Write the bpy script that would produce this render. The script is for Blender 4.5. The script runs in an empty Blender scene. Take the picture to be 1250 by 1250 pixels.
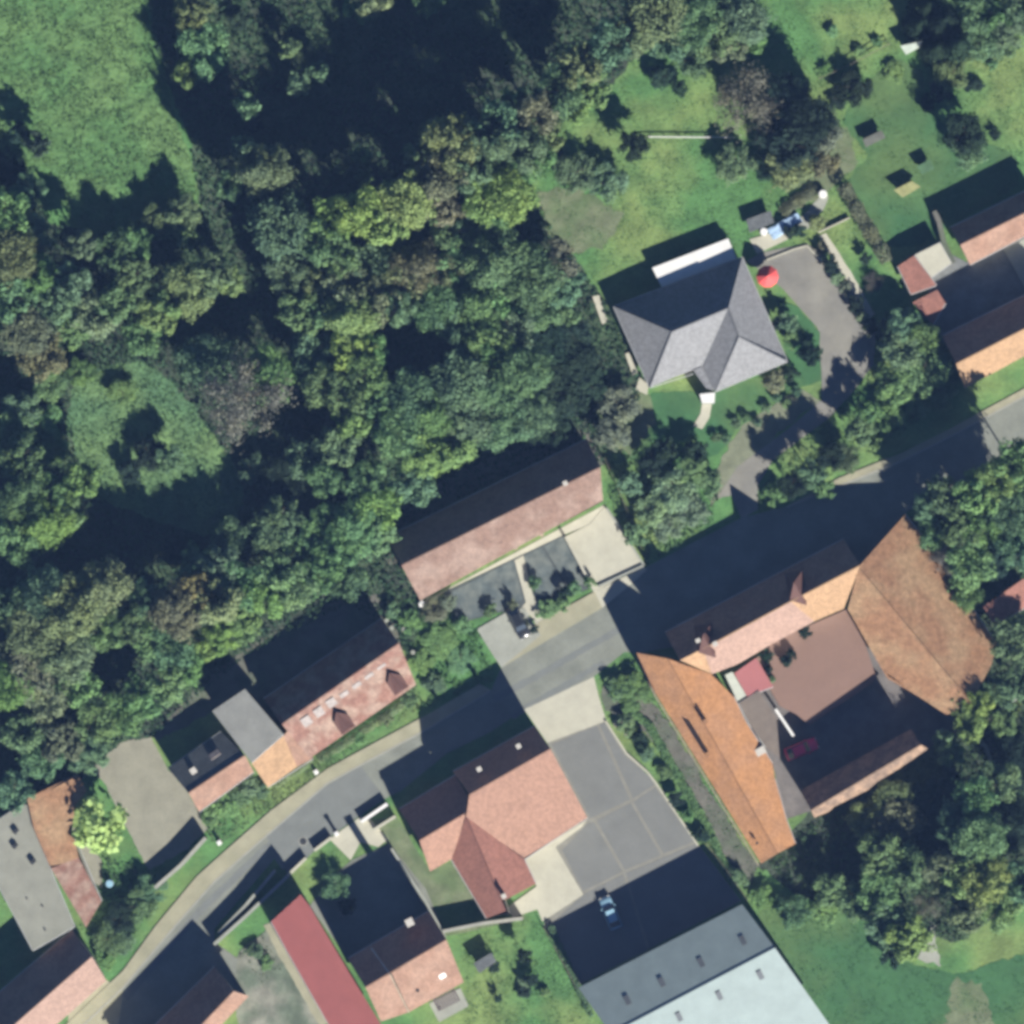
import bpy, bmesh, math, random
import numpy as np
from mathutils import Vector, Matrix
random.seed(7); np.random.seed(7)
C = bpy.context.scene.collection
SC = bpy.context.scene
# ------------------------------------------------------------------ camera, sky, sun, exposure
S = 0.11          # metres per photograph pixel at ground level
H = 900.0         # height of the aerial camera
cam = bpy.data.objects.new('camera', bpy.data.cameras.new('camera')); C.objects.link(cam)
cam.location = (0, 0, H); cam.data.sensor_width = 36; cam.data.lens = 36 * H / (1250 * S)
cam.data.clip_start = 10; cam.data.clip_end = 5000
SC.camera = cam
SUN_EL = math.radians(31); SUN_AZ = math.radians(148)      # compass bearing of the sun (north is up in the picture)
w = bpy.data.worlds.new('World'); SC.world = w; w.use_nodes = True
nt = w.node_tree
sky = nt.nodes.new('ShaderNodeTexSky'); sky.sky_type = 'NISHITA'; sky.sun_disc = False
sky.sun_elevation = SUN_EL; sky.sun_rotation = SUN_AZ; sky.air_density = 0.4; sky.dust_density = 0; sky.ozone_density = 5
bg = nt.nodes['Background']; bg.inputs['Strength'].default_value = 0.05
nt.links.new(sky.outputs[0], bg.inputs[0])
sl = bpy.data.lights.new('sun', 'SUN'); sl.energy = 5.0; sl.angle = math.radians(0.5); sl.color = (1.0, 0.95, 0.86)
so = bpy.data.objects.new('sun', sl); C.objects.link(so)
sd = Vector((math.sin(SUN_AZ) * math.cos(SUN_EL), math.cos(SUN_AZ) * math.cos(SUN_EL), math.sin(SUN_EL)))
so.rotation_euler = sd.to_track_quat('Z', 'Y').to_euler(); so.location = (60, -90, 80)
SC.view_settings.view_transform = 'Standard'; SC.view_settings.look = 'None'
SC.view_settings.gamma = 1; SC.view_settings.use_curve_mapping = False
SC.view_settings.exposure = 1.25
SC.render.engine = 'CYCLES'; SC.cycles.max_bounces = 5; SC.cycles.diffuse_bounces = 1
SC.cycles.pixel_filter_type = 'BLACKMAN_HARRIS'; SC.cycles.filter_width = 3.8

def P(x, y, z=0.0):
    """a point of the plan survey (photograph pixels) at height z, in metres"""
    k = S * (1 - z / H)
    return Vector(((x - 625) * k, (625 - y) * k, z))

# ------------------------------------------------------------------ materials
MATS = {}
def mat(name, col, var=0.15, scale=0.6, rough=0.85, bump=0.0, bscale=6.0, metal=0.0, uv=None, col2=None, s2=None, spec=0.3):
    """procedural material: two noises tint the colour, optional second colour in blotches, optional tile / seam relief on the UVs"""
    if name in MATS: return MATS[name]
    m = bpy.data.materials.new(name); m.use_nodes = True; N = m.node_tree.nodes; L = m.node_tree.links
    b = N['Principled BSDF']; b.inputs['Roughness'].default_value = rough; b.inputs['Metallic'].default_value = metal
    b.inputs['Specular IOR Level'].default_value = spec
    g = N.new('ShaderNodeNewGeometry')
    def noise(sc, det=4):
        n = N.new('ShaderNodeTexNoise'); n.inputs['Scale'].default_value = sc; n.inputs['Detail'].default_value = det
        L.new(g.outputs['Position'], n.inputs['Vector']); return n.outputs['Fac']
    def ramp(src, c0, c1, a, z):
        r = N.new('ShaderNodeValToRGB'); r.color_ramp.elements[0].color = (*c0, 1); r.color_ramp.elements[1].color = (*c1, 1)
        r.color_ramp.elements[0].position = a; r.color_ramp.elements[1].position = z; L.new(src, r.inputs[0]); return r.outputs[0]
    def mul(a, c):
        x = N.new('ShaderNodeMix'); x.data_type = 'RGBA'; x.blend_type = 'MULTIPLY'; x.inputs[0].default_value = 1
        L.new(a, x.inputs[6]); L.new(c, x.inputs[7]); return x.outputs[2]
    if col2 is not None:
        base = ramp(noise(s2 or scale * 0.4, 5), col, col2, 0.42, 0.62)
    else:
        rgb = N.new('ShaderNodeRGB'); rgb.outputs[0].default_value = (*col, 1); base = rgb.outputs[0]
    lo, hi = 1 - var, 1 + var
    c = mul(base, ramp(noise(scale), (lo,) * 3, (hi,) * 3, 0.3, 0.7))
    c = mul(c, ramp(noise(scale * 7, 2), (1 - var * .6,) * 3, (1 + var * .6,) * 3, 0.3, 0.7))
    hgt = None
    if uv == 'tile' or uv == 'slab':
        br = N.new('ShaderNodeTexBrick'); u = N.new('ShaderNodeUVMap'); L.new(u.outputs[0], br.inputs[0])
        br.inputs['Scale'].default_value = 1; br.inputs['Brick Width'].default_value = 0.3 if uv == 'tile' else 0.9
        br.inputs['Row Height'].default_value = 0.36 if uv == 'tile' else 0.9
        br.inputs['Mortar Size'].default_value = 0.02; br.inputs['Color1'].default_value = (.82,) * 3 + (1,); br.inputs['Color2'].default_value = (1.14,) * 3 + (1,)
        br.inputs['Mortar'].default_value = (.6,) * 3 + (1,)
        c = mul(c, br.outputs['Color']); hgt = br.outputs['Fac']
    if uv == 'seam':
        wv = N.new('ShaderNodeTexWave'); u = N.new('ShaderNodeUVMap'); L.new(u.outputs[0], wv.inputs[0]); wv.bands_direction = 'X'
        wv.inputs['Scale'].default_value = 1.2; hgt = wv.outputs['Fac']
        c = mul(c, ramp(wv.outputs['Fac'], (.86,) * 3, (1.06,) * 3, 0.0, 1.0))
    L.new(c, b.inputs['Base Color'])
    if bump or hgt is not None:
        bp = N.new('ShaderNodeBump'); bp.inputs['Distance'].default_value = bump if bump else 0.03; bp.inputs['Strength'].default_value = 0.7
        L.new(hgt if hgt is not None else noise(bscale, 6), bp.inputs['Height'])
        if uv == 'tile': bp.invert = True
        L.new(bp.outputs[0], b.inputs['Normal'])
    MATS[name] = m; return m

def leafmat(name, fixed=None, trans=0.3, lo=0.8, hi=1.2):
    m = bpy.data.materials.new(name); m.use_nodes = True; N = m.node_tree.nodes; L = m.node_tree.links
    N.remove(N['Principled BSDF'])
    out = [n for n in N if n.type == 'OUTPUT_MATERIAL'][0]
    if fixed: src = N.new('ShaderNodeRGB'); src.outputs[0].default_value = (*fixed, 1); col = src.outputs[0]
    else: src = N.new('ShaderNodeObjectInfo'); col = src.outputs['Color']
    g = N.new('ShaderNodeNewGeometry')
    r = N.new('ShaderNodeMapRange'); r.inputs['To Min'].default_value = lo; r.inputs['To Max'].default_value = hi
    L.new(g.outputs['Random Per Island'], r.inputs['Value'])
    n = N.new('ShaderNodeTexNoise'); n.inputs['Scale'].default_value = 0.55; n.inputs['Detail'].default_value = 3
    L.new(g.outputs['Position'], n.inputs['Vector'])
    hs = N.new('ShaderNodeMix'); hs.data_type = 'RGBA'; hs.blend_type = 'MIX'
    r2 = N.new('ShaderNodeMapRange'); r2.inputs['From Min'].default_value = 0.42; r2.inputs['From Max'].default_value = 0.68
    L.new(n.outputs['Fac'], r2.inputs['Value']); L.new(r2.outputs[0], hs.inputs[0])
    warm = N.new('ShaderNodeMix'); warm.data_type = 'RGBA'; warm.blend_type = 'MULTIPLY'; warm.inputs[0].default_value = 1
    L.new(col, warm.inputs[6]); warm.inputs[7].default_value = (1.18, 1.12, .95, 1)
    L.new(col, hs.inputs[6]); L.new(warm.outputs[2], hs.inputs[7])
    v = N.new('ShaderNodeVectorMath'); v.operation = 'SCALE'; L.new(hs.outputs[2], v.inputs[0]); L.new(r.outputs[0], v.inputs['Scale'])
    d = N.new('ShaderNodeBsdfDiffuse'); t = N.new('ShaderNodeBsdfTranslucent'); mx = N.new('ShaderNodeMixShader')
    mx.inputs[0].default_value = trans
    L.new(v.outputs[0], d.inputs[0]); L.new(v.outputs[0], t.inputs[0])
    L.new(d.outputs[0], mx.inputs[1]); L.new(t.outputs[0], mx.inputs[2]); L.new(mx.outputs[0], out.inputs[0])
    return m

M_field = mat('field_grass', (0.0686, 0.152, 0.0495), .22, .5, bump=.35, bscale=1.3, col2=(0.0944, 0.173, 0.0583), s2=.12)
M_lawn = mat('lawn_grass', (0.0682, 0.164, 0.0516), .24, .3, bump=.15, bscale=3, col2=(0.138, 0.201, 0.0645), s2=.085)
M_lawn2 = mat('mown_grass', (0.0396, 0.113, 0.0423), .16, .25, bump=.08, bscale=5, col2=(0.077, 0.137, 0.0468), s2=.07)
M_glade = mat('glade_grass', (0.0625, 0.132, 0.06), .3, .35, bump=.35, bscale=1.6, col2=(0.106, 0.18, 0.065), s2=.09)
M_dry = mat('dry_grass', (.125, .15, .085), .2, .5, bump=.08, bscale=4, col2=(.09, .13, .06), s2=.3)
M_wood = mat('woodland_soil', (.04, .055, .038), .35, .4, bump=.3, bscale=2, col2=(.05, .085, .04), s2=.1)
M_road = mat('asphalt', (0.174, 0.185, 0.158), .11, .35, bump=.01, bscale=20, col2=(0.151, 0.162, 0.139), s2=.25)
M_patch = mat('asphalt_patch', (0.14, 0.151, 0.143), .08, .6, bump=.01, bscale=20)
M_drive = mat('drive_asphalt', (0.195, 0.189, 0.163), .1, .5, bump=.01, bscale=20, col2=(0.163, 0.16, 0.144), s2=.2)
M_kerb = mat('kerb_stone', (.27, .27, .235), .1, 1)
M_walk = mat('pavement_gravel', (0.282, 0.27, 0.189), .12, .8, bump=.02, bscale=9, col2=(0.24, 0.234, 0.162), s2=.4)
M_cream = mat('cream_concrete', (.37, .36, .29), .08, .5, bump=.01, bscale=12)
M_pale = mat('pale_concrete', (.25, .26, .225), .1, .4, bump=.01, bscale=12)
M_yard = mat('yard_gravel', (0.216, 0.211, 0.164), .12, .4, bump=.02, bscale=9)
M_panel = mat('grey_paving', (.145, .15, .142), .07, .4, bump=.01, bscale=14)
M_joint = mat('paving_joint', (.185, .182, .155), .1, 1)
M_blue = mat('bluish_gravel', (.078, .098, .1), .2, .8, bump=.03, bscale=7, col2=(.115, .13, .12), s2=.4)
M_brownpave = mat('brown_paving', (0.194, 0.123, 0.0968), .06, .3, bump=.01, bscale=10)
M_bare = mat('bare_track', (.115, .112, .095), .2, .6, bump=.05, bscale=5, col2=(.085, .1, .07), s2=.25)
M_wall = mat('render_wall', (.5, .46, .38), .1, .8, bump=.01)
M_stone = mat('stone_wall', (.3, .25, .19), .25, 2.5, bump=.06, bscale=4)
M_white = mat('white_paint', (.62, .62, .6), .05, 1, rough=.5)
M_metalw = mat('galvanised', (.45, .46, .46), .05, 1, rough=.45, metal=.3)
M_dark = mat('dark_metal', (.03, .032, .035), .1, 1, rough=.5)
M_bark = mat('bark', (.09, .07, .05), .25, 3, bump=.03, bscale=8)
M_glass = mat('window_glass', (.04, .05, .06), .05, 1, rough=.1, spec=.8)
M_brick = mat('chimney_brick', (.3, .17, .12), .15, 4, bump=.02)
M_cap = mat('chimney_cap', (.42, .4, .36), .1, 2)
def roofm(name, col, **k):
    k.setdefault('uv', 'tile'); k.setdefault('var', .1); k.setdefault('scale', .5); k.setdefault('rough', .8)
    return mat(name, col, **k)
R_salmon = roofm('salmon_tiles', (0.27, 0.169, 0.124), col2=(0.239, 0.14, 0.0992), s2=.35)
R_weather = roofm('weathered_tiles', (.185, .118, .092), col2=(.25, .178, .145), s2=.28, var=.12, scale=.9)
R_pink = roofm('smooth_pink_tiles', (0.275, 0.159, 0.115), var=.04)
R_palepink = roofm('pale_pink_tiles', (.3, .2, .16), var=.05)
R_sand = roofm('sand_tiles', (.33, .21, .12), var=.08)
R_orange = roofm('orange_tiles', (0.443, 0.224, 0.102), col2=(0.4, 0.213, 0.112), s2=.3, var=.08)
R_barn = roofm('old_brown_tiles', (0.276, 0.152, 0.084), col2=(0.324, 0.21, 0.12), s2=.25, var=.18, scale=1.2)
R_red = roofm('red_tiles', (.27, .125, .095), var=.07)
R_redmetal = roofm('red_sheet', (0.248, 0.075, 0.0683), uv='seam', var=.06, rough=.55)
R_grey = roofm('grey_shingles', (0.193, 0.198, 0.207), var=.06)
R_shed = roofm('blue_grey_sheet', (0.213, 0.266, 0.265), uv='seam', var=.07, rough=.6)
R_felt = roofm('grey_felt', (.165, .17, .16), uv='seam', var=.12)
R_felt2 = roofm('pale_felt', (0.207, 0.211, 0.176), uv='seam', var=.1)
R_slate = roofm('dark_slate', (.1, .11, .115), var=.15)
R_brown = roofm('brown_grey_sheet', (.15, .125, .105), uv='seam', var=.15)
R_dull = roofm('dull_red_tiles', (.15, .075, .062), var=.08)
R_tan = roofm('mottled_tan_tiles', (.26, .175, .12), col2=(.17, .12, .09), s2=.8, var=.25, scale=1.5)
R_pinkfelt = roofm('rose_sheet', (.27, .1, .1), uv='seam', var=.05)
R_rusty = roofm('mottled_pink_tiles', (.22, .115, .088), col2=(.27, .19, .15), s2=.5, var=.15, scale=1)

# ------------------------------------------------------------------ helpers
def tag(o, label=None, cat=None, group=None, kind=None):
    if label: o['label'] = label
    if cat: o['category'] = cat
    if group: o['group'] = group
    if kind: o['kind'] = kind
    return o
def root(name, loc, label, cat, group=None, rz=0.0):
    o = bpy.data.objects.new(name, None); C.objects.link(o); o.location = loc; o.rotation_euler = (0, 0, rz); o.empty_display_size = .3
    return tag(o, label, cat, group)
def link(name, me, parent=None, m=None, loc=None):
    o = bpy.data.objects.new(name, me); C.objects.link(o)
    if m is not None and not me.materials:
        for x in (m if isinstance(m, (list, tuple)) else [m]): me.materials.append(x)
    if parent is not None: o.parent = parent
    if loc is not None: o.location = loc
    return o
def mesh(name, verts, faces, m=None, smooth=False):
    me = bpy.data.meshes.new(name); me.from_pydata([tuple(v) for v in verts], [], faces); me.update()
    if m is not None: me.materials.append(m)
    if smooth:
        for p in me.polygons: p.use_smooth = True
    return me
class MB:
    def __init__(s): s.v = []; s.f = []
    def box(s, c, size, rz=0.0, taper=1.0):
        a, b, h = size[0] / 2, size[1] / 2, size[2]; n = len(s.v); co, si = math.cos(rz), math.sin(rz)
        for z, k in ((0, 1), (h, taper)):
            for x, y in ((-a, -b), (a, -b), (a, b), (-a, b)):
                x *= k; y *= k; s.v.append((c[0] + x * co - y * si, c[1] + x * si + y * co, c[2] + z))
        s.f += [(n, n + 3, n + 2, n + 1), (n + 4, n + 5, n + 6, n + 7)] + [(n + i, n + (i + 1) % 4, n + 4 + (i + 1) % 4, n + 4 + i) for i in range(4)]
        return s
    def tube(s, a, b, r0, r1=None, k=8, cap=True):
        a, b = Vector(a), Vector(b); r1 = r0 if r1 is None else r1; d = (b - a).normalized()
        q = Vector((0, 0, 1)) if abs(d.z) < .9 else Vector((1, 0, 0)); u = d.cross(q).normalized(); w_ = d.cross(u); n = len(s.v)
        for p, r in ((a, r0), (b, r1)):
            for i in range(k):
                t = 2 * math.pi * i / k; s.v.append(tuple(p + (u * math.cos(t) + w_ * math.sin(t)) * r))
        s.f += [(n + i, n + (i + 1) % k, n + k + (i + 1) % k, n + k + i) for i in range(k)]
        if cap: s.f += [tuple(range(n + k - 1, n - 1, -1)), tuple(range(n + k, n + 2 * k))]
        return s
    def prism(s, pts, z0, z1):
        """pts world xy; bottom z0, top z1 (numbers)"""
        n = len(s.v); k = len(pts)
        for z in (z0, z1):
            for p in pts: s.v.append((p[0], p[1], z))
        s.f += [tuple(range(n + k - 1, n - 1, -1)), tuple(range(n + k, n + 2 * k))] + [(n + i, n + (i + 1) % k, n + k + (i + 1) % k, n + k + i) for i in range(k)]
        return s
    def build(s, name, m=None, parent=None, smooth=False, origin=None):
        v = s.v
        if origin is not None: v = [(a[0] - origin[0], a[1] - origin[1], a[2] - origin[2]) for a in v]
        me = mesh(name, v, s.f, m, smooth)
        bm = bmesh.new(); bm.from_mesh(me); bmesh.ops.recalc_face_normals(bm, faces=bm.faces); bm.to_mesh(me); bm.free()
        return link(name, me, parent)

def area2(p): return sum(p[i][0] * p[(i + 1) % len(p)][1] - p[(i + 1) % len(p)][0] * p[i][1] for i in range(len(p)))
def inset(p, d):
    """inward offset of a world-xy polygon"""
    sgn = 1 if area2(p) > 0 else -1; n = len(p); out = []
    for i in range(n):
        a, b, c = (Vector(p[(i - 1) % n][:2]), Vector(p[i][:2]), Vector(p[(i + 1) % n][:2]))
        e1, e2 = (b - a), (c - b)
        if e1.length < 1e-4 or e2.length < 1e-4: out.append(b); continue
        e1.normalize(); e2.normalize()
        n1 = Vector((-e1.y, e1.x)) * sgn; n2 = Vector((-e2.y, e2.x)) * sgn
        m_ = n1 + n2
        if m_.length < .3: out.append(b + n1 * d); continue
        m_.normalize(); out.append(b + m_ * min(d / max(m_.dot(n1), .35), 3 * d))
    return out
def wobble(pts, step, amp, seed):
    r = random.Random(seed); out = []
    for i in range(len(pts)):
        a, b = Vector(pts[i]), Vector(pts[(i + 1) % len(pts)]); n = max(1, int((b - a).length / step))
        for k in range(n):
            q = a.lerp(b, k / n); out.append((q.x + r.uniform(-amp, amp), q.y + r.uniform(-amp, amp)))
    return out
HARD = []      # plan polygons kept free of grass tufts
def sheet(name, pts, z, m, wob=0, kind='structure', hard=False, parent=None):
    if hard: HARD.append(pts)
    p = wobble(pts, 6, wob, len(pts) * 13 + int(pts[0][0])) if wob else pts
    bm = bmesh.new(); f = bm.faces.new([bm.verts.new(P(x, y, z)) for x, y in p])
    bmesh.ops.triangulate(bm, faces=[f]); bmesh.ops.recalc_face_normals(bm, faces=bm.faces)
    for f in bm.faces:
        if f.normal.z < 0: f.normal_flip()
    me = bpy.data.meshes.new(name); bm.to_mesh(me); bm.free()
    me.materials.append(m); o = link(name, me, parent)
    if parent is None: o['kind'] = kind
    return o
def slab(name, pts, z0, z1, m, parent=None, kind='structure', hard=True):
    if hard: HARD.append(pts)
    o = MB().prism([P(x, y, z1) for x, y in pts], z0, z1).build(name, m, parent)
    if parent is None and kind: o['kind'] = kind
    return o
def stripp(pts, wpx):
    """closed outline of a strip wpx wide along a polyline (plan pixels)"""
    L_, R_ = [], []
    for i, p in enumerate(pts):
        a = Vector(pts[max(i - 1, 0)]); b = Vector(pts[min(i + 1, len(pts) - 1)]); d = (b - a).normalized(); n = Vector((-d.y, d.x)) * wpx / 2
        L_.append(tuple(Vector(p) + n)); R_.append(tuple(Vector(p) - n))
    return L_ + R_[::-1]

# ------------------------------------------------------------------ ground sheets
g = mesh('ground', [(-1500, -1500, 0), (1500, -1500, 0), (1500, 1500, 0), (-1500, 1500, 0)], [(0, 1, 2, 3)], M_lawn)
tag(link('ground', g), kind='structure')
WOOD = [(-250, 175), (0, 150), (22, 195), (60, 270), (110, 285), (170, 290), (238, 285), (246, 255), (232, 170), (190, 60), (172, -60), (900, -60), (880, 60), (790, 55), (720, 130),
        (660, 170), (640, 230), (690, 300), (740, 370), (790, 470), (735, 570), (490, 690), (520, 740), (500, 800), (430, 735), (300, 800), (180, 905), (110, 945), (20, 985), (-250, 1060)]
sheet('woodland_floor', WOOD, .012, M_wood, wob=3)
FIELD = [(-250, -150), (168, -150), (173, 0), (195, 60), (212, 140), (236, 205), (243, 262), (225, 288), (170, 296), (108, 290), (75, 240), (60, 215), (24, 205), (0, 185), (-250, 170)]
sheet('field', FIELD, .024, M_field, wob=2)
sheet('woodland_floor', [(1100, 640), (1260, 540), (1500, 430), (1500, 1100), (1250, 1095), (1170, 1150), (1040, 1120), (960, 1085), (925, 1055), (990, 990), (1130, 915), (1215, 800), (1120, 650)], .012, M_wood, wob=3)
GLADE = [(120, 452), (170, 440), (205, 462), (240, 500), (262, 535), (285, 560), (300, 605), (285, 640), (250, 655), (205, 640), (160, 625), (120, 610), (100, 570), (80, 520), (88, 475)]
sheet('meadow', GLADE, .02, M_glade, wob=3)
sheet('lawn', [(1040, 120), (1090, 70), (1125, 85), (1130, 120), (1150, 150), (1240, 190), (1245, 225), (1120, 300), (1085, 300), (1030, 225), (1060, 190), (1030, 150)], .03, M_lawn2, wob=2)
sheet('lawn', [(795, 480), (873, 478), (960, 447), (980, 470), (940, 492), (905, 517), (880, 552), (862, 560), (845, 530), (800, 560), (745, 565), (735, 530)], .03, M_lawn2, wob=2)
sheet('dry_lawn', [(655, 235), (700, 225), (760, 260), (740, 300), (700, 310), (665, 280)], .026, M_dry, wob=4)
sheet('dry_lawn', [(1000, 165), (1040, 150), (1045, 205), (1010, 235), (960, 225), (965, 195)], .026, M_dry, wob=4)
sheet('dry_lawn', [(725, 490), (790, 478), (800, 520), (770, 555), (730, 540)], .036, M_dry, wob=4)
sheet('lawn', [(935, 1090), (1040, 1115), (1085, 1165), (1160, 1190), (1300, 1150), (1300, 1400), (980, 1400), (925, 1120)], .03, M_lawn2, wob=3)
sheet('dry_lawn', [(1165, 1195), (1200, 1200), (1215, 1260), (1150, 1270)], .036, M_dry, wob=4)
sheet('lawn', [(455, 1000), (485, 998), (525, 1064), (553, 1052), (580, 1098), (520, 1108), (500, 1080)], .03, M_dry, wob=1)
sheet('bank', [(975, 474), (1003, 488), (960, 520), (915, 560), (890, 600), (868, 618), (880, 560), (905, 520), (940, 497)], .03, mat('tan_bank', (.15, .165, .11), .2, .6, bump=.05, bscale=4), wob=2)
sheet('bare_track', [(735, 835), (780, 838), (815, 880), (860, 955), (900, 1020), (925, 1056), (915, 1085), (895, 1060), (845, 975), (800, 910), (770, 875), (737, 868)], .03, M_bare, wob=2)

# road, kerbs, pavements
RN = [(60, 1290), (150, 1205), (215, 1128), (262, 1075), (330, 1015), (400, 955), (455, 925), (520, 890), (600, 842), (612, 815), (735, 742), (780, 697), (850, 660), (905, 632), (960, 618), (1030, 590), (1100, 562), (1160, 532), (1260, 478), (1400, 400)]
RS = [(1420, 500), (1260, 560), (1160, 600), (1106, 625), (1050, 690), (965, 732), (865, 782), (780, 797), (762, 796), (725, 826), (640, 866), (600, 893), (545, 920), (490, 965), (470, 975), (400, 1022), (345, 1062), (335, 1048), (258, 1138), (285, 1200), (240, 1250), (150, 1340)]
sheet('road', RN + RS, .045, M_road, hard=True)
sheet('road_patch', [(322, 1015), (352, 1068), (402, 1022), (470, 974), (440, 935), (395, 962)], .053, M_patch)
slab('pavement', [(60, 1270), (150, 1185), (190, 1130), (240, 1070), (262, 1050), (330, 990), (400, 938), (455, 908), (520, 873), (585, 835), (600, 842), (520, 890), (455, 925), (400, 955), (330, 1015), (262, 1075), (215, 1128), (150, 1205), (60, 1290)], -.1, .12, M_walk)
slab('kerb', stripp([(60, 1291), (150, 1206), (215, 1129), (262, 1076), (330, 1016), (400, 956), (455, 926), (520, 891), (598, 844)], 1.8), -.1, .14, M_kerb, hard=False)
slab('pavement', [(612, 815), (735, 742), (726, 722), (660, 758), (645, 770), (600, 797)], -.1, .12, M_walk)
slab('pavement', [(735, 742), (726, 722), (770, 700), (784, 690), (790, 696), (760, 722)], -.1, .12, M_cream)
slab('pavement', [(960, 618), (1030, 590), (1100, 562), (1160, 532), (1260, 478), (1400, 400), (1400, 391), (1260, 469), (1160, 523), (1100, 553), (1025, 583)], -.1, .12, M_walk)
slab('kerb', stripp([(960, 619), (1030, 591), (1100, 563), (1160, 533), (1260, 479), (1400, 401)], 1.8), -.1, .14, M_kerb, hard=False)
slab('parking_bay', [(582, 768), (622, 745), (640, 742), (660, 775), (612, 815), (600, 797)], -.1, .125, M_pale)
sheet('concrete_apron', [(640, 866), (725, 826), (731, 850), (740, 880), (668, 907)], .055, M_cream, hard=True)
sheet('shade_toned_ground', [(480, 690), (736, 566), (728, 535), (700, 520), (560, 575), (455, 640), (470, 685)], .035, M_bare, wob=2)  # ground added so the shade behind the houses comes out neutral, not green
sheet('shade_toned_ground', [(190, 905), (262, 868), (345, 884), (490, 784), (466, 728), (430, 722), (300, 790), (250, 830), (186, 898)], .035, M_bare, wob=2)
for q in ([(600, 850), (650, 824), (760, 762), (764, 768), (654, 831), (604, 857)], [(622, 872), (700, 826), (735, 806), (739, 811), (704, 833), (626, 879)], [(150, 1215), (240, 1110), (330, 1025), (430, 950), (434, 956), (334, 1032), (245, 1117), (156, 1222)]):
    sheet('road_patch', q, .05, M_patch, wob=.6)
sheet('driveway', [(912, 318), (930, 308), (985, 297), (1006, 312), (1035, 345), (1070, 405), (1066, 445), (1040, 480), (1010, 512), (945, 560), (925, 592), (925, 622), (905, 634), (893, 605), (875, 608), (900, 570), (960, 525), (1003, 488), (1003, 455), (998, 400), (955, 352)], .04, M_drive, hard=True)
sheet('garden_bed', [(948, 365), (975, 375), (1000, 405), (1003, 465), (975, 474), (962, 445)], .05, M_lawn2, wob=1)
slab('yard_paving', [(720, 640), (738, 618), (762, 655), (785, 690), (726, 722), (690, 655)], -.1, .1, M_cream)
sheet('front_walk', [(518, 734), (738, 616), (742, 632), (690, 652), (542, 722), (522, 742)], .055, M_cream, hard=True)
slab('garden_path', [(628, 684), (639, 678), (650, 725), (658, 740), (674, 762), (660, 772), (648, 752), (634, 745), (642, 735)], -.1, .09, M_cream)
sheet('plot_bed', [(540, 724), (690, 652), (728, 716), (700, 726), (600, 750), (556, 762)], .05, mat('dark_gravel', (.06, .07, .07), .2, 1), wob=.4)
sheet('gravel_plot', [(552, 722), (627, 684), (638, 732), (604, 748), (560, 758), (548, 740)], .06, M_blue, hard=True)
sheet('gravel_plot', [(640, 679), (661, 668), (690, 715), (655, 735), (648, 725)], .06, M_blue, hard=True)
sheet('gravel_plot', [(664, 667), (688, 655), (722, 712), (694, 716)], .062, M_blue, hard=True)
sheet('yard', [(185, 900), (206, 940), (230, 968), (253, 1012), (230, 1036), (182, 1062), (158, 1018), (130, 960), (112, 938), (150, 905)], .05, M_yard, wob=1, hard=True)
sheet('yard', [(88, 1010), (100, 1015), (124, 1050), (125, 1085), (112, 1075)], .05, M_yard, hard=True)
sheet('paving_bed', [(668, 907), (740, 878), (765, 920), (800, 955), (852, 1030), (905, 1100), (705, 1203), (664, 1128), (672, 1060), (676, 1034), (717, 998)], .05, M_joint, hard=True)
yard_ = bpy.data.objects.new('paved_yard', None); C.objects.link(yard_); yard_['kind'] = 'structure'; yard_.location = P(760, 980)
for q in ([(673, 909), (729, 886), (769, 976), (721, 999)], [(732, 885), (738, 882), (762, 921), (795, 950), (799, 958), (773, 975)], [(686, 1038), (719, 1004), (725, 1004), (760, 1064), (712, 1088)],
          [(728, 1002), (770, 980), (807, 1044), (763, 1062)], [(773, 979), (800, 961), (848, 1027), (810, 1042)], [(714, 1091), (761, 1067), (790, 1160), (708, 1200), (670, 1130)], [(764, 1066), (850, 1030), (903, 1099), (793, 1158)]):
    o = slab('paving_panel', q, .045, .065, M_panel, parent=yard_, hard=False); o.location -= yard_.location
slab('terrace', [(640, 1049), (716, 1001), (711, 1009), (678, 1034), (712, 1092), (662, 1125), (656, 1110), (626, 1120), (619, 1108), (655, 1082)], -.1, .12, M_cream)
slab('house_walk', [(551, 1049), (556, 1050), (598, 1118), (590, 1116)], -.1, .1, M_cream)
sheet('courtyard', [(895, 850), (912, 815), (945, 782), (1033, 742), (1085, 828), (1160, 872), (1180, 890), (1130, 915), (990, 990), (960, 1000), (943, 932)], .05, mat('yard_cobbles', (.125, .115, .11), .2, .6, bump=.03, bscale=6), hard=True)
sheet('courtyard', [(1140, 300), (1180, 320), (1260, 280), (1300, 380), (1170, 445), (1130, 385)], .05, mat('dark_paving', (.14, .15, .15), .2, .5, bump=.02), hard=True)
slab('paving_step', [(1225, 305), (1262, 285), (1275, 330), (1252, 352)], -.1, .3, M_pale)
slab('raised_terrace', [(912, 815), (945, 782), (1033, 744), (1056, 786), (1070, 828), (1062, 836), (988, 885), (972, 872), (952, 862), (940, 842)], 0, 1.4, M_brownpave)
sheet('bridge_deck', [(402, 1024), (440, 997), (452, 1000), (474, 1024), (462, 1034), (440, 1028), (428, 1050), (418, 1040)], .06, M_cream, hard=True)
sheet('lane', [(230, 1128), (262, 1122), (262, 1150), (290, 1170), (285, 1210), (250, 1180)], .052, M_road, hard=True)
sheet('lane', [(85, 1215), (128, 1195), (150, 1210), (145, 1250), (80, 1290)], .056, M_walk, hard=True)
sheet('rough_yard', [(275, 1180), (335, 1125), (400, 1250), (300, 1290)], .04, mat('rough_yard_soil', (.1, .125, .09), .25, .5, bump=.05, bscale=4, col2=(.2, .2, .165), s2=.22), wob=2)
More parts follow.
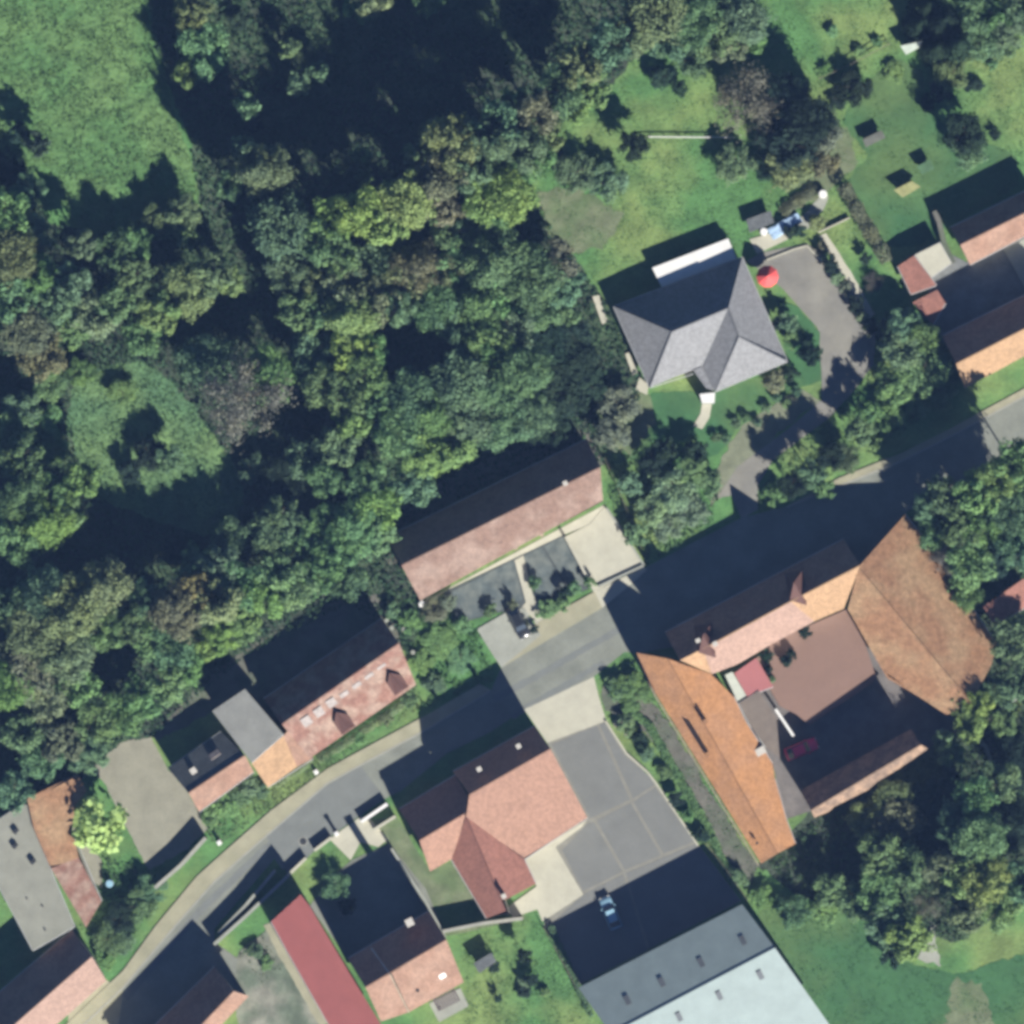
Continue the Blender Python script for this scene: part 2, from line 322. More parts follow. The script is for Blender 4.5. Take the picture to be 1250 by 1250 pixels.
sheet('garden_path', [(322, 1130), (330, 1126), (352, 1162), (400, 1246), (392, 1256), (340, 1165)], .05, M_walk, wob=1, hard=True)
sheet('asphalt_yard', [(405, 1070), (430, 1050), (475, 1030), (520, 1085), (545, 1145), (446, 1200), (378, 1106)], .045, M_road, hard=True)
sheet('garden_path', [(541, 1136), (640, 1116), (640, 1122), (545, 1143)], .045, M_dry)
sheet('garden_path', [(1000, 288), (1008, 285), (1035, 325), (1068, 383), (1062, 390), (1024, 330)], .045, M_cream, wob=.6, hard=True)
sheet('garden_path', [(975, 268), (998, 244), (1006, 232), (1012, 240), (1004, 258), (980, 282)], .045, M_pale, wob=.8, hard=True)
sheet('garden_path', [(1150, 1180), (1120, 1170), (1140, 1110), (1143, 1150)], .045, M_pale, wob=2)

# ------------------------------------------------------------------ buildings
WIN = mesh('window_frame', *(lambda b: (b.v, b.f))(MB().box((0, 0, 0), (1.1, .09, 1.25))), M_white)
PANE = mesh('pane', *(lambda b: (b.v, b.f))(MB().box((0, -.055, .1), (.9, .02, 1.05))), M_glass)
def roof_piece(poly, th, m, par, org, name='roof_slope'):
    pts = [P(*q) for q in poly]; n = len(pts)
    nrm = Vector((0, 0, 0))
    for i in range(n): nrm += (pts[i] - pts[0]).cross(pts[(i + 1) % n] - pts[0])
    if nrm.z < 0: pts.reverse(); nrm = -nrm
    nrm.normalize()
    u = Vector((0, 0, 1)).cross(nrm)
    if u.length < .02: u = pts[1] - pts[0]
    u.normalize(); v = nrm.cross(u)
    bm = bmesh.new(); uvl = bm.loops.layers.uv.new('UVMap')
    top = [bm.verts.new(p - org) for p in pts]; bot = [bm.verts.new(p - org - Vector((0, 0, th))) for p in pts]
    bm.faces.new(top); bm.faces.new(bot[::-1])
    for i in range(n): bm.faces.new((top[i], bot[i], bot[(i + 1) % n], top[(i + 1) % n]))
    bmesh.ops.triangulate(bm, faces=[f for f in bm.faces if len(f.verts) > 4])
    for f in bm.faces:
        for l in f.loops: l[uvl].uv = (l.vert.co.dot(u), l.vert.co.dot(v))
    me = bpy.data.meshes.new(name); bm.to_mesh(me); bm.free(); me.materials.append(m)
    return link(name, me, par)
def flatten(poly):
    """hold the two highest points of a roof polygon and fit one plane through the rest so that it has no creases"""
    if len(poly) < 4: return poly
    A = np.array([(q[0], q[1], 1) for q in poly], float); z = np.array([q[2] for q in poly], float)
    wt = np.ones(len(poly)); wt[np.argsort(-z)[:2]] = 60.0
    c, *_ = np.linalg.lstsq(A * wt[:, None], z * wt, rcond=None)
    return [(q[0], q[1], float(a @ c)) for q, a in zip(poly, A)]
def building(name, label, volumes, cat='house', walls=None, group=None, gutters=True):
    """volumes: list of (ring, slopes, ridges); ring = eaves outline with gable tips; slopes = [(polygon, material)]"""
    r0 = volumes[0][0]; org = P(sum(q[0] for q in r0) / len(r0), sum(q[1] for q in r0) / len(r0), 0)
    rt = root(name, org, label, cat, group); wm = walls or M_wall
    for ring, slopes, ridges in volumes:
        HARD.append([(q[0], q[1]) for q in ring])
        pts = [P(*q) for q in ring]; ins = inset([(p.x, p.y) for p in pts], .32); n = len(pts)
        b = MB()
        for i in range(n):
            b.v += [(ins[i].x, ins[i].y, 0), (ins[i].x, ins[i].y, pts[i].z - .22)]
        b.f = [(2 * i, 2 * ((i + 1) % n), 2 * ((i + 1) % n) + 1, 2 * i + 1) for i in range(n)]
        b.build('wall', wm, rt, origin=org)
        for poly, m in slopes: roof_piece(flatten(poly), .16, m, rt, org)
        for a, c in ridges:
            a, c = P(*a) - org, P(*c) - org
            MB().tube(a + Vector((0, 0, .0)), c + Vector((0, 0, .0)), .11, k=6).build('ridge_cap', slopes[0][1], rt)
        # gutters on the low, level edges and windows on the longest of them that faces the sun
        best = None
        for i in range(n):
            a, c = pts[i], pts[(i + 1) % n]; zmin = min(p.z for p in pts)
            if abs(a.z - c.z) < .25 and a.z < zmin + .5 and (c - a).length > 3:
                d = (c - a).normalized(); nn = Vector((d.y, -d.x, 0)) * (1 if area2([(p.x, p.y) for p in pts]) > 0 else -1)
                if gutters:
                    q0, q1 = a - org + nn * .05 - Vector((0, 0, .1)), c - org + nn * .05 - Vector((0, 0, .1))
                    MB().tube(q0, q1, .06, k=6).build('gutter', M_metalw, rt)
                if nn.y < -.3 and (best is None or (c - a).length > best[0]): best = ((c - a).length, Vector((ins[i].x, ins[i].y, 0)), Vector((ins[(i + 1) % n].x, ins[(i + 1) % n].y, 0)), nn)
        if best and best[0] > 5 and cat == 'house':
            Lw, a, c, nn = best; k = min(4, int(Lw / 3.2)); ang = math.atan2(-nn.x, nn.y) + math.pi
            for j in range(k):
                p = a.lerp(c, (j + .5) / k) - org + nn * .03; p.z = 1.0
                wn = link('window', WIN, rt, loc=p); wn.rotation_euler = (0, 0, ang); link('pane', PANE, wn)
    return rt, org
def chimney(rt, org, x, y, z0, z1, sx=.6, sy=.6, rz=.46, m=None, cap=True):
    p = P(x, y, z1) - org
    o = MB().box((p.x, p.y, z0), (sx, sy, z1 - z0), rz).build('chimney', m or M_brick, rt)
    if cap: MB().box((p.x, p.y, z1 + .002), (sx + .14, sy + .14, .1), rz).build('cap', M_cap, o)
    return o
def skylight(rt, org, x, y, z, sx=.8, sy=1.0, rz=.46, tilt=0.0, m=None, name='skylight'):
    p = P(x, y, z) - org; o = MB().box((0, 0, -.08), (sx, sy, .2)).build(name, m or M_glass, rt)
    o.location = p; o.rotation_euler = (tilt, 0, rz); return o
def vent(rt, org, x, y, z, r=.18, h=.5):
    p = P(x, y, z) - org; return MB().tube(p, p + Vector((0, 0, h)), r).build('vent_pipe', M_dark, rt)

# 1 long terrace with salmon roof in the middle
zr = 5.9
T_ = [(490, 690, zr), (513, 733, 3.3), (739, 614, 3.3), (733, 570, zr), (716, 536, 2.8), (472, 656, 2.8)]
b1, o1 = building('terraced_house', 'long narrow terrace with one salmon tiled slope above the three gravel plots, in the middle', [(T_,
   [([T_[0], T_[3], (736, 612 - 1, 3.36), (513, 733, 3.3)], R_weather), ([T_[0], T_[3], T_[4], T_[5]], R_salmon)], [(T_[0], T_[3])])])
chimney(b1, o1, 690, 590, 4.9, 6.7, .5, .5)
for x, y in ((577, 694), (629, 668), (661, 652)): 
    p = P(x, y) - o1; MB().box((p.x, p.y, 0), (.5, .7, 1.1), .46).build('buttress', M_stone, b1)
# 2 long house with skylights, lower left
T_ = [(344, 884, 6.2), (378, 926, 3.2), (508, 836, 3.2), (487, 785, 6.2), (466, 755, 2.6), (322, 853, 2.6)]
b2, o2 = building('long_house', 'long low house with mottled pink roof, pale skylights and two red dormers', [(T_,
   [([T_[0], T_[3], T_[2], T_[1]], R_rusty), ([T_[0], T_[3], T_[4], T_[5]], R_rusty)], [(T_[0], T_[3])])])
for k in range(7):
    t = k / 6; skylight(b2, o2, 374 + 92 * t, 880 - 66 * t, 5.42, 1.3, .7 if k > 2 else 1.5, .6, .6, m=mat('skylight_glass', (.21, .185, .175), .25, 2, rough=.6))
for x, y in ((419, 882), (484, 834)):
    p = P(x, y, 4.9) - o2; c_ = math.cos(.6); s_ = math.sin(.6)
    f = lambda a, b, z: (p.x + a * c_ - b * s_, p.y + a * s_ + b * c_, z)
    v = [f(-1.1, -1.3, 4.25), f(1.1, -1.3, 4.25), f(1.1, .6, 4.9), f(0, 1.7, 5.75), f(-1.1, .6, 4.9), f(0, -1.1, 5.1)]
    MB_ = MB(); MB_.v = v; MB_.f = [(0, 1, 5), (1, 2, 3, 5), (0, 5, 3, 4)]; MB_.build('dormer', R_dull, b2)
# 3 flat roof block, 4 little sand roof, 5 west cottage
T_ = [(259, 868, 5.6), (299, 841, 5.6), (346, 896, 5.0), (307, 931, 5.0)]
building('flat_roofed_block', 'square block with plain grey roof between the long house and the slate cottage', [(T_, [(T_, R_felt)], [])], cat='outbuilding')
T_ = [(307, 932, 4.6), (346, 898, 4.8), (362, 880, 4.8), (382, 926, 2.6), (327, 961, 2.6)]
building('small_annex', 'small annex with bright sand coloured roof below the grey square block', [(T_, [([T_[0], T_[1], (363, 936, 2.68), T_[4]], R_sand), ([T_[1], T_[2], T_[3], (363, 936, 2.68)], R_salmon)], [])], cat='outbuilding')
T_ = [(230, 968, 5.2), (243, 991, 3.6), (310, 942, 3.6), (299, 922, 5.2), (270, 893, 3.2), (205, 938, 3.2)]
b5, o5 = building('slate_cottage', 'small cottage with one dark slate slope and one pink slope beside the gravel yard', [(T_,
   [([T_[0], T_[3], T_[2], T_[1]], R_salmon), ([T_[0], T_[3], T_[4], T_[5]], R_slate)], [(T_[0], T_[3])])])
skylight(b5, o5, 262, 921, 4.25, 1.5, .8, .6, -.4, m=mat('skylight_glass', (.34, .36, .36)))
chimney(b5, o5, 236, 941, 3.6, 4.9, .7, .7, .6, M_dark)
# 6, 7 bottom-left pair
T_ = [(-60, 1020, 4.6), (0, 999, 4.8), (24, 983, 4.8), (33, 982, 4.8), (40, 1010, 4.8), (61, 1060, 4.8), (91, 1131, 4.6), (40, 1160, 4.5), (0, 1085, 4.5), (-30, 1040, 4.5)]
b6, o6 = building('felt_roofed_house', 'house with pale grey felt roof and dark vents at the lower left edge', [(T_, [(T_, R_felt2)], [])])
for x, y in ((19, 1015), (18, 1033), (40, 1052)): chimney(b6, o6, x, y, 4.6, 5.3, .7, .55, .9, M_dark, cap=False)
for x, y in ((52, 1106), (55, 1135), (33, 1097)): vent(b6, o6, x, y, 4.5, .12, .3)
T_ = [(33, 975, 5.2), (94, 945, 4.4), (106, 966, 3.8), (91, 985, 4.0), (88, 1015, 3.7), (124, 1100, 3.5), (105, 1132, 3.9), (62, 1060, 5.2), (41, 1011, 5.2)]
building('brown_tiled_barn', 'narrow bent outbuilding with worn orange brown tiles beside the lime green tree', [(T_,
   [([T_[0], T_[1], T_[2], T_[3], T_[4], (96, 1047, 3.65), T_[7], T_[8]], R_barn), ([T_[7], (96, 1047, 3.68), T_[5], T_[6]], R_rusty)], [])], cat='outbuilding')
# 8, 9 bottom edge
T_ = [(112, 1168, 6.6), (130, 1197, 4.4), (60, 1262, 4.4), (-20, 1330, 4.4), (-50, 1310, 6.6), (-75, 1275, 3.8), (88, 1135, 3.8)]
building('roadside_house', 'house with pale salmon roof at the lower left corner beside the road', [(T_, [([T_[0], T_[1], T_[3], T_[4]], R_palepink), ([T_[0], T_[4], T_[5], T_[6]], R_salmon)], [(T_[0], T_[4])])])
T_ = [(285, 1210, 6.5), (304, 1216, 4.4), (200, 1325, 4.4), (175, 1325, 6.5), (150, 1290, 3.6), (262, 1180, 3.6)]
building('corner_house', 'house with peach roof at the bottom edge below its own square blue shadow', [(T_, [([T_[0], T_[1], T_[2], T_[3]], R_salmon), ([T_[0], T_[3], T_[4], T_[5]], R_salmon)], [(T_[0], T_[3])])])
# 10 red metal roof
T_ = [(331, 1125, 4.3), (367, 1092, 4.6), (378, 1106, 4.7), (425, 1185, 4.7), (480, 1275, 4.7), (415, 1275, 4.2), (350, 1160, 4.2)]
building('red_roofed_hall', 'long shed with plain red sheet metal roof at the bottom', [(T_, [(T_, R_redmetal)], [])], cat='outbuilding')
# 11 double house
zr = 8.8
T_ = [(446, 1205, zr), (465, 1247, 5.2), (498, 1236, 5.2), (566, 1199, 5.2), (545, 1147, zr), (524, 1112, 4.6), (425, 1170, 4.6)]
b11, o11 = building('double_house', 'tall double house with peach roof split by a dark joint, beside the red metal roof', [(T_,
   [([T_[0], (476, 1189, zr), T_[2], T_[1]], R_salmon), ([(478, 1188, zr), T_[4], T_[3], (500, 1235, 5.2)], R_salmon), ([T_[0], T_[4], T_[5], T_[6]], R_salmon)], [(T_[0], T_[4])])])
chimney(b11, o11, 500, 1126, 5.5, 9.4, .9, .9);  # tall stand-in for a small dormer gable that catches the sun
skylight(b11, o11, 540, 1191, 6.35, .9, .7, .5, .55, m=M_white); vent(b11, o11, 510, 1209, 6.2, .25, .5)
P0 = P(453, 1160, 7) - o11; P1 = P(476, 1189, 8.8) - o11; MB().tube(P(453, 1157, 5.9) - o11, P1 + Vector((0, 0, .1)), .1, k=6).build('party_wall', M_cap, b11)
MB().tube(P1 + Vector((0, 0, .1)), P(499, 1235.5, 5.3) - o11, .1, k=6).build('party_wall', M_stone, b11)
# 12 large house beside the paved yard
V1 = [(573, 970, 8.0), (672, 914, 8.0), (717, 998, 3.2), (640, 1049, 3.2), (579, 986, 6.6)]
ring1 = [(573, 970, 8.0), (553, 942, 3.6), (653, 886, 3.6), (672, 914, 8.0), (717, 998, 3.2), (640, 1049, 3.2), (569, 997, 6.2)]
ring2 = [(512, 1026, 6.3), (487, 988, 2.9), (556, 946, 2.9), (579, 986, 6.3), (600, 1020, 4.6), (551, 1049, 3.4), (525, 1064, 3.4)]
ring3 = [(569, 996, 6.28), (640, 1049, 3.22), (654, 1079, 3.22), (619, 1098, 5.6), (626, 1119, 5.4), (594, 1121, 3.3), (551, 1049, 3.3)]
b12, o12 = building('pink_roofed_house', 'large house with smooth pink roof and a darker red wing beside the panelled paved yard', [
   (ring1, [([(573, 970, 8.0), (672, 914, 8.0), (717, 998, 3.2), (640, 1049, 3.2), (569, 997, 6.2)], R_pink), ([(573, 970, 8.0), (672, 914, 8.0), (653, 886, 3.6), (553, 942, 3.6)], R_pink)], [((573, 970, 8.0), (672, 914, 8.0))]),
   (ring2, [([(512, 1026, 6.3), (579, 986, 6.3), (569, 997, 6.28), (551, 1049, 3.4), (525, 1064, 3.4)], R_pink), ([(512, 1026, 6.3), (579, 986, 6.3), (556, 946, 2.9), (487, 988, 2.9)], R_pink)], [((512, 1026, 6.3), (579, 986, 6.3))]),
   (ring3, [([(569, 996, 6.3), (551, 1049, 3.3), (594, 1121, 3.3), (618, 1112, 5.7), (612, 1098, 5.8)], R_red), ([(569, 996, 6.3), (640, 1049, 3.3), (654, 1079, 3.3), (618, 1098, 5.6), (612, 1098, 5.8)], R_red)], [((569, 996, 6.3), (612, 1098, 5.8))])])
chimney(b12, o12, 633, 911, 4.5, 8.1, .5, .5, m=M_cap); chimney(b12, o12, 585, 939, 4.5, 8.1, .5, .5, m=M_cap)
chimney(b12, o12, 615, 1094, 5.2, 7.0, .5, .5, m=M_cap); vent(b12, o12, 613, 994, 5.3, .14, .35); vent(b12, o12, 607, 1010, 5.0, .1, .25)
# 13 big industrial shed
T_ = [(760, 1250, 7.5), (707, 1206 - 0, 5.5), (906, 1104, 5.5), (946, 1157, 7.5)]
T_ = [(946, 1157, 7.9), (906, 1104, 5.6), (706, 1206, 5.6), (746, 1262, 7.9), (812, 1352, 3.9), (1012, 1250, 3.9)]
b13, o13 = building('industrial_shed', 'big shed with blue grey and near white sheet metal roof at the bottom edge', [(T_,
   [([T_[0], T_[3], T_[4], T_[5]], R_shed), ([T_[0], T_[3], T_[2], T_[1]], R_shed)], [(T_[0], T_[3])])], cat='shed', walls=M_metalw)
for i, (x, y) in enumerate(((766, 1221), (808, 1199), (856, 1175), (907, 1148))): skylight(b13, o13, x, y, 6.98, .7, 1.3, .46, -.28, m=mat('vent_sheet', (.1, .11, .12)), name='roof_vent')
for i, (x, y) in enumerate(((829, 1241), (878, 1215), (928, 1190))): skylight(b13, o13, x, y, 7.22, .7, 1.3, .46, .33, m=mat('vent_sheet', (.1, .11, .12)), name='roof_vent')
# 14 hipped house
ez = 2.3
E1, E2, E3, E4, E5, E6, E7 = (749, 374, ez), (906, 314, ez), (961, 441, ez), (873, 478, ez), (857, 447, ez), (866, 468, ez), (793, 473, ez)
W0, W1, HP = (820, 405, 6.2), (889, 376, 6.2), (902, 411, 6.1)
b14, o14 = building('hipped_house', 'grey hipped roof house with a white flat canopy behind it, above the curved driveway', [([E1, E2, E3, E4, (862, 474, ez), (846, 456, ez), E7], [
   ([W0, E1, E7], R_grey), ([W0, W1, E2, E1], R_grey), ([W1, E2, E3, HP], R_grey), ([HP, E3, E4], R_grey), ([W1, HP, E4, E5], R_grey), ([W0, W1, E5, E7], R_grey), ([(846, 452, 2.42), (857, 447, 2.42), (872, 477, 2.3), (862, 474, 2.3)], R_grey)],
   [(W0, W1), (W1, HP), (W0, E1), (W0, E7), (HP, E3), (HP, E4)])])
D_ = [(796, 327, 1.75), (889, 291, 1.75), (900, 318, 1.85), (811, 357, 1.85)]
o = roof_piece(D_, .15, M_white, b14, o14, 'canopy')
for q in D_: p = P(q[0] + (1.5 if q[0] < 850 else -1.5), q[1] + (1 if q[1] < 320 and q[0] < 895 else -1)) - o14; MB().box((p.x, p.y, 0), (.12, .12, 1.58)).build('post', M_white, o)
slab('porch', [(854, 481), (873, 479), (872, 492), (857, 492)], 0, 2.5, M_white, parent=b14, hard=False).location -= o14
slab('garden_path', [(857, 493), (869, 493), (866, 510), (857, 524), (846, 520), (855, 505)], -.1, .08, M_cream)
slab('step', [(723, 362), (731, 360), (742, 392), (735, 396)], -.1, .3, M_cream)
slab('step', [(763, 432), (768, 430), (778, 455), (772, 458)], -.1, .3, M_cream)
slab('step', [(780, 460), (792, 470), (790, 482), (776, 476)], -.1, .25, M_cream)
# 15 farm at the right edge
T_ = [(1172, 299, 4.6), (1184, 323, 2.7), (1275, 276, 2.7), (1275, 248, 4.6), (1264, 227, 2.3), (1160, 278, 2.3)]
building('farm_wing', 'peach roofed farm wing at the right edge north of the dark courtyard', [(T_, [([T_[0], T_[3], T_[2], T_[1]], R_salmon), ([T_[0], T_[3], T_[4], T_[5]], R_salmon)], [(T_[0], T_[3])])])
T_ = [(1167, 444, 6.6), (1178, 474, 4.4), (1300, 408, 4.4), (1300, 376, 6.6), (1284, 344, 2.8), (1150, 410, 2.8)]
building('farmhouse', 'farmhouse with pale orange roof along the road at the right edge', [(T_, [([T_[0], T_[3], T_[2], T_[1]], R_sand), ([T_[0], T_[3], T_[4], T_[5]], R_salmon)], [(T_[0], T_[3])])])
T_ = [(1117, 311, 2.2), (1147, 296, 2.2), (1161, 321, 2.1), (1136, 339, 2.1)]
building('flat_garage', 'small garage with square cream flat roof beside the red roofed shed', [(T_, [(T_, M_cream)], [])], cat='garage')
T_ = [(1096, 325, 2.2), (1116, 312, 2.3), (1143, 348, 2.3), (1112, 359, 2.1)]
building('red_shed', 'small shed with dark red roof touching the cream garage roof', [(T_, [(T_, R_red)], [])], cat='shed')
T_ = [(1114, 369, 2.1), (1144, 354, 2.4), (1154, 370, 2.4), (1139, 396, 2.2), (1128, 386, 2.1)]
building('red_shed', 'small five sided shed with lighter red roof on the west side of the farm courtyard', [(T_, [(T_, R_red)], [])], cat='shed')
# 16 reddish roof on the right edge
T_ = [(1200, 741, 3.4), (1250, 706, 3.4), (1262, 722, 3.0), (1262, 735, 2.8), (1214, 765, 2.6)]
building('garden_house', 'small building with dull red roof among trees at the right edge', [(T_, [(T_, R_red)], [])], cat='shed')
# 17 farmstead: orange wing, middle wing, barn, narrow outbuilding
T_ = [(815, 804, 7.8), (777, 797, 4.6), (800, 846, 4.6), (929, 1054, 4.4), (949, 1042, 6.0), (971, 1030, 4.4), (960, 1001, 4.3), (946, 950, 4.1), (943, 932, 4.1), (911, 882, 4.2), (896, 851, 4.3), (868, 823, 4.8)]
b17, o17 = building('orange_roofed_wing', 'long farm wing with bright orange tiled roof beside the grassy track', [(T_,
   [([T_[0], T_[1], T_[2], T_[3], T_[4]], R_orange), ([T_[0], T_[4], T_[5], T_[6], T_[7], T_[8], T_[9], T_[10], T_[11]], R_orange)], [(T_[0], T_[4])])])
chimney(b17, o17, 861, 881, 5.5, 8.7, .6, .6, .5, R_orange, False); chimney(b17, o17, 864, 921, 5.5, 8.9, .6, .6, .5, R_orange, False)
vent(b17, o17, 924, 1029, 5.2, .2, .5)
p = P(927, 917, 3) - o17; MB().box((p.x, p.y, 0), (1.6, 1.0, 4.5), .5).build('chimney', M_cap, b17)
zr = 8.2
T_ = [(830, 806, zr), (869, 823, 5.0), (900, 811, 5.0), (941, 787, 5.0), (993, 759, 5.0), (1030, 743, 5.0), (1050, 690, zr), (1030, 658, 3.8), (812, 772, 3.8)]
b18, o18 = building('middle_wing', 'farmhouse wing with pale pink and sand roof sections and two small dormers on its ridge', [(T_,
   [([(830, 806, zr - .1), (858, 792, zr), (869, 823, 5.0)], R_sand), ([(858, 792, zr), (965, 734, zr), (994, 758.5, 5.0), (941, 787, 5.0), (900, 811, 5.0), (869, 823, 5.0)], R_palepink),
    ([(965, 734, zr), (1050, 690, zr), (1030, 743, 5.0), (994, 758.5, 5.0)], R_sand), ([T_[0], T_[6], T_[7], T_[8]], R_salmon)], [((858, 792, zr), (965, 734, zr)), ((965, 734, zr), (1050, 690, zr))])])
for (x, y, t) in ((972, 722, 9.4), (861, 786, 8.9)):
    v = [P(x - 8, y + 11, 8.2), P(x + 13, y + 17, 7.6), P(x - 3, y - 11, t), P(x - 14, y - 22, 6.4), P(x + 8, y - 26, 6.4), P(x + 1, y + 8, 8.1)]
    v = [q - o18 for q in v]; bb = MB(); bb.v = v; bb.f = [(0, 1, 2), (0, 2, 3), (1, 4, 2), (3, 2, 4)]; bb.build('dormer', R_dull, b18)
chimney(b18, o18, 873, 786, 7.2, 9.4, .5, .5); chimney(b18, o18, 852, 782, 6.0, 9.0, .5, .4, m=M_cap)
T_ = [(1048, 692, 7.8), (1035, 744, 4.2), (1083, 828, 4.0), (1124, 852, 4.0), (1156, 873, 3.8), (1186, 858, 6.6), (1210, 812, 3.2), (1217, 786, 3.2), (1124, 652, 3.2), (1105, 628, 3.2)]
building('great_barn', 'large barn with worn brown orange tiles at the end of the farmstead', [(T_,
   [([T_[0], T_[1], T_[2], T_[3], T_[4], T_[5]], R_barn), ([T_[0], T_[5], T_[6], T_[7], T_[8], T_[9]], R_barn)], [(T_[0], T_[5])])], cat='barn', walls=M_stone)
T_ = [(990, 989, 7.2), (994, 998, 6.4), (1012, 991, 6.2), (1018, 985, 6.5), (1060, 964, 6.3), (1070, 955, 6.8), (1098, 938, 6.7), (1133, 914, 6.8), (1124, 909, 7.9), (1112, 890, 4.4), (977, 965, 3.9)]  # uneven south eave traces the tree shade lying on that slope
building('narrow_outbuilding', 'narrow outbuilding closing the courtyard, tan roof edge shaped by tree shade', [(T_, [([T_[0], T_[8], T_[7], T_[6], T_[5], T_[4], T_[3], T_[2], T_[1]], R_tan), ([T_[0], T_[8], T_[9], T_[10]], R_tan)], [(T_[0], T_[8])])], cat='outbuilding', walls=M_stone, gutters=False)
T_ = [(896, 822, 3.6), (923, 803, 3.6), (944, 838, 3.0), (912, 850, 3.0)]
building('rose_lean_to', 'small lean-to with rose coloured roof in the inner courtyard', [(T_, [(T_, R_pinkfelt)], [])], cat='lean-to')
T_ = [(885, 824, 3.4), (894, 820, 3.4), (911, 849, 3.0), (900, 856, 3.0)]
building('glass_lean_to', 'narrow pale lean-to between the rose roof and the orange wing', [(T_, [(T_, mat('pale_sheet', (.36, .38, .33), .08, 1))], [])], cat='lean-to')
T_ = [(902, 858, 3.0), (926, 843, 3.2), (948, 876, 3.0), (952, 926, 2.7), (935, 912, 2.7), (917, 888, 2.9)]
building('brown_lean_to', 'crooked lean-to with brown grey roof attached to the orange wing in the courtyard', [(T_, [(T_, R_brown)], [])], cat='lean-to')
# 18 small outbuildings
def shed(label, ring, m, cat='shed', name='garden_shed'): return building(name, label, [(ring, [(ring, m)], [])], cat=cat, gutters=False)
shed('small dark grey shed north of the hipped house beside the blue tarpaulin', [(911, 268, 1.3), (941, 257, 1.3), (945, 272, 1.2), (915, 284, 1.2)], R_slate)
shed('small shed with dull grey roof alone on the upper right lawn', [(1053, 170, 1.3), (1076, 159, 1.3), (1081, 168, 1.2), (1057, 180, 1.2)], mat('moss_grey_sheet', (.1, .105, .09), .2, 1))
shed('low shed with straw yellow thatch on the upper right lawn', [(1091, 232, 1.35), (1113, 221, 1.35), (1124, 228, 1.2), (1102, 241, 1.2)], mat('straw_thatch', (.22, .225, .1), .2, 2))
shed('low shed with mossy green top between thatched shed and round shade-tinted tree', [(1119, 203, 1.3), (1135, 195, 1.3), (1141, 206, 1.2), (1126, 213, 1.2)], mat('mossy_felt', (.06, .12, .06), .2, 1))
shed('small grey roofed shed in the garden under the red wing', [(578, 1176, 1.8), (600, 1163, 1.8), (606, 1174, 1.7), (585, 1188, 1.7)], R_slate)
shed('tiny pale greenhouse with slanted top near the dark conifers', [(1099, 56, 1.8), (1126, 50, 2.1), (1122, 58, 1.8), (1106, 67, 1.5)], mat('greenhouse_sheet', (.33, .38, .33)), 'greenhouse', 'greenhouse')
#PART2 ------------------------------------------------------------ vegetation
L_leaf = leafmat('leaves')
def cards(cent, nrm, size, rng):
    """many small leaf clumps as bent quads: cent (n,3), nrm (n,3), size (n,)"""
    n = len(cent); nrm = nrm / np.linalg.norm(nrm, axis=1, keepdims=True)
    a = rng.normal(size=(n, 3)); u = np.cross(nrm, a); u /= np.linalg.norm(u, axis=1, keepdims=True); v = np.cross(nrm, u)
    s = size[:, None]; asp = rng.uniform(.55, 1.0, (n, 1))
    j = lambda: rng.uniform(.7, 1.15, (n, 1))
    q = np.stack([cent - u * s * j() , cent - v * s * asp * j(), cent + u * s * j(), cent + v * s * asp * j()], 1) * 1.0
    return q.reshape(-1, 3)
def cardmesh(name, q, m):
    n = len(q) // 4; me = bpy.data.meshes.new(name)
    me.vertices.add(4 * n); me.vertices.foreach_set('co', q.astype(np.float32).ravel())
    me.loops.add(4 * n); me.loops.foreach_set('vertex_index', np.arange(4 * n, dtype=np.int32))
    me.polygons.add(n); me.polygons.foreach_set('loop_start', np.arange(0, 4 * n, 4, dtype=np.int32)); me.polygons.foreach_set('loop_total', np.full(n, 4, dtype=np.int32))
    me.update(calc_edges=True); me.materials.append(m); return me
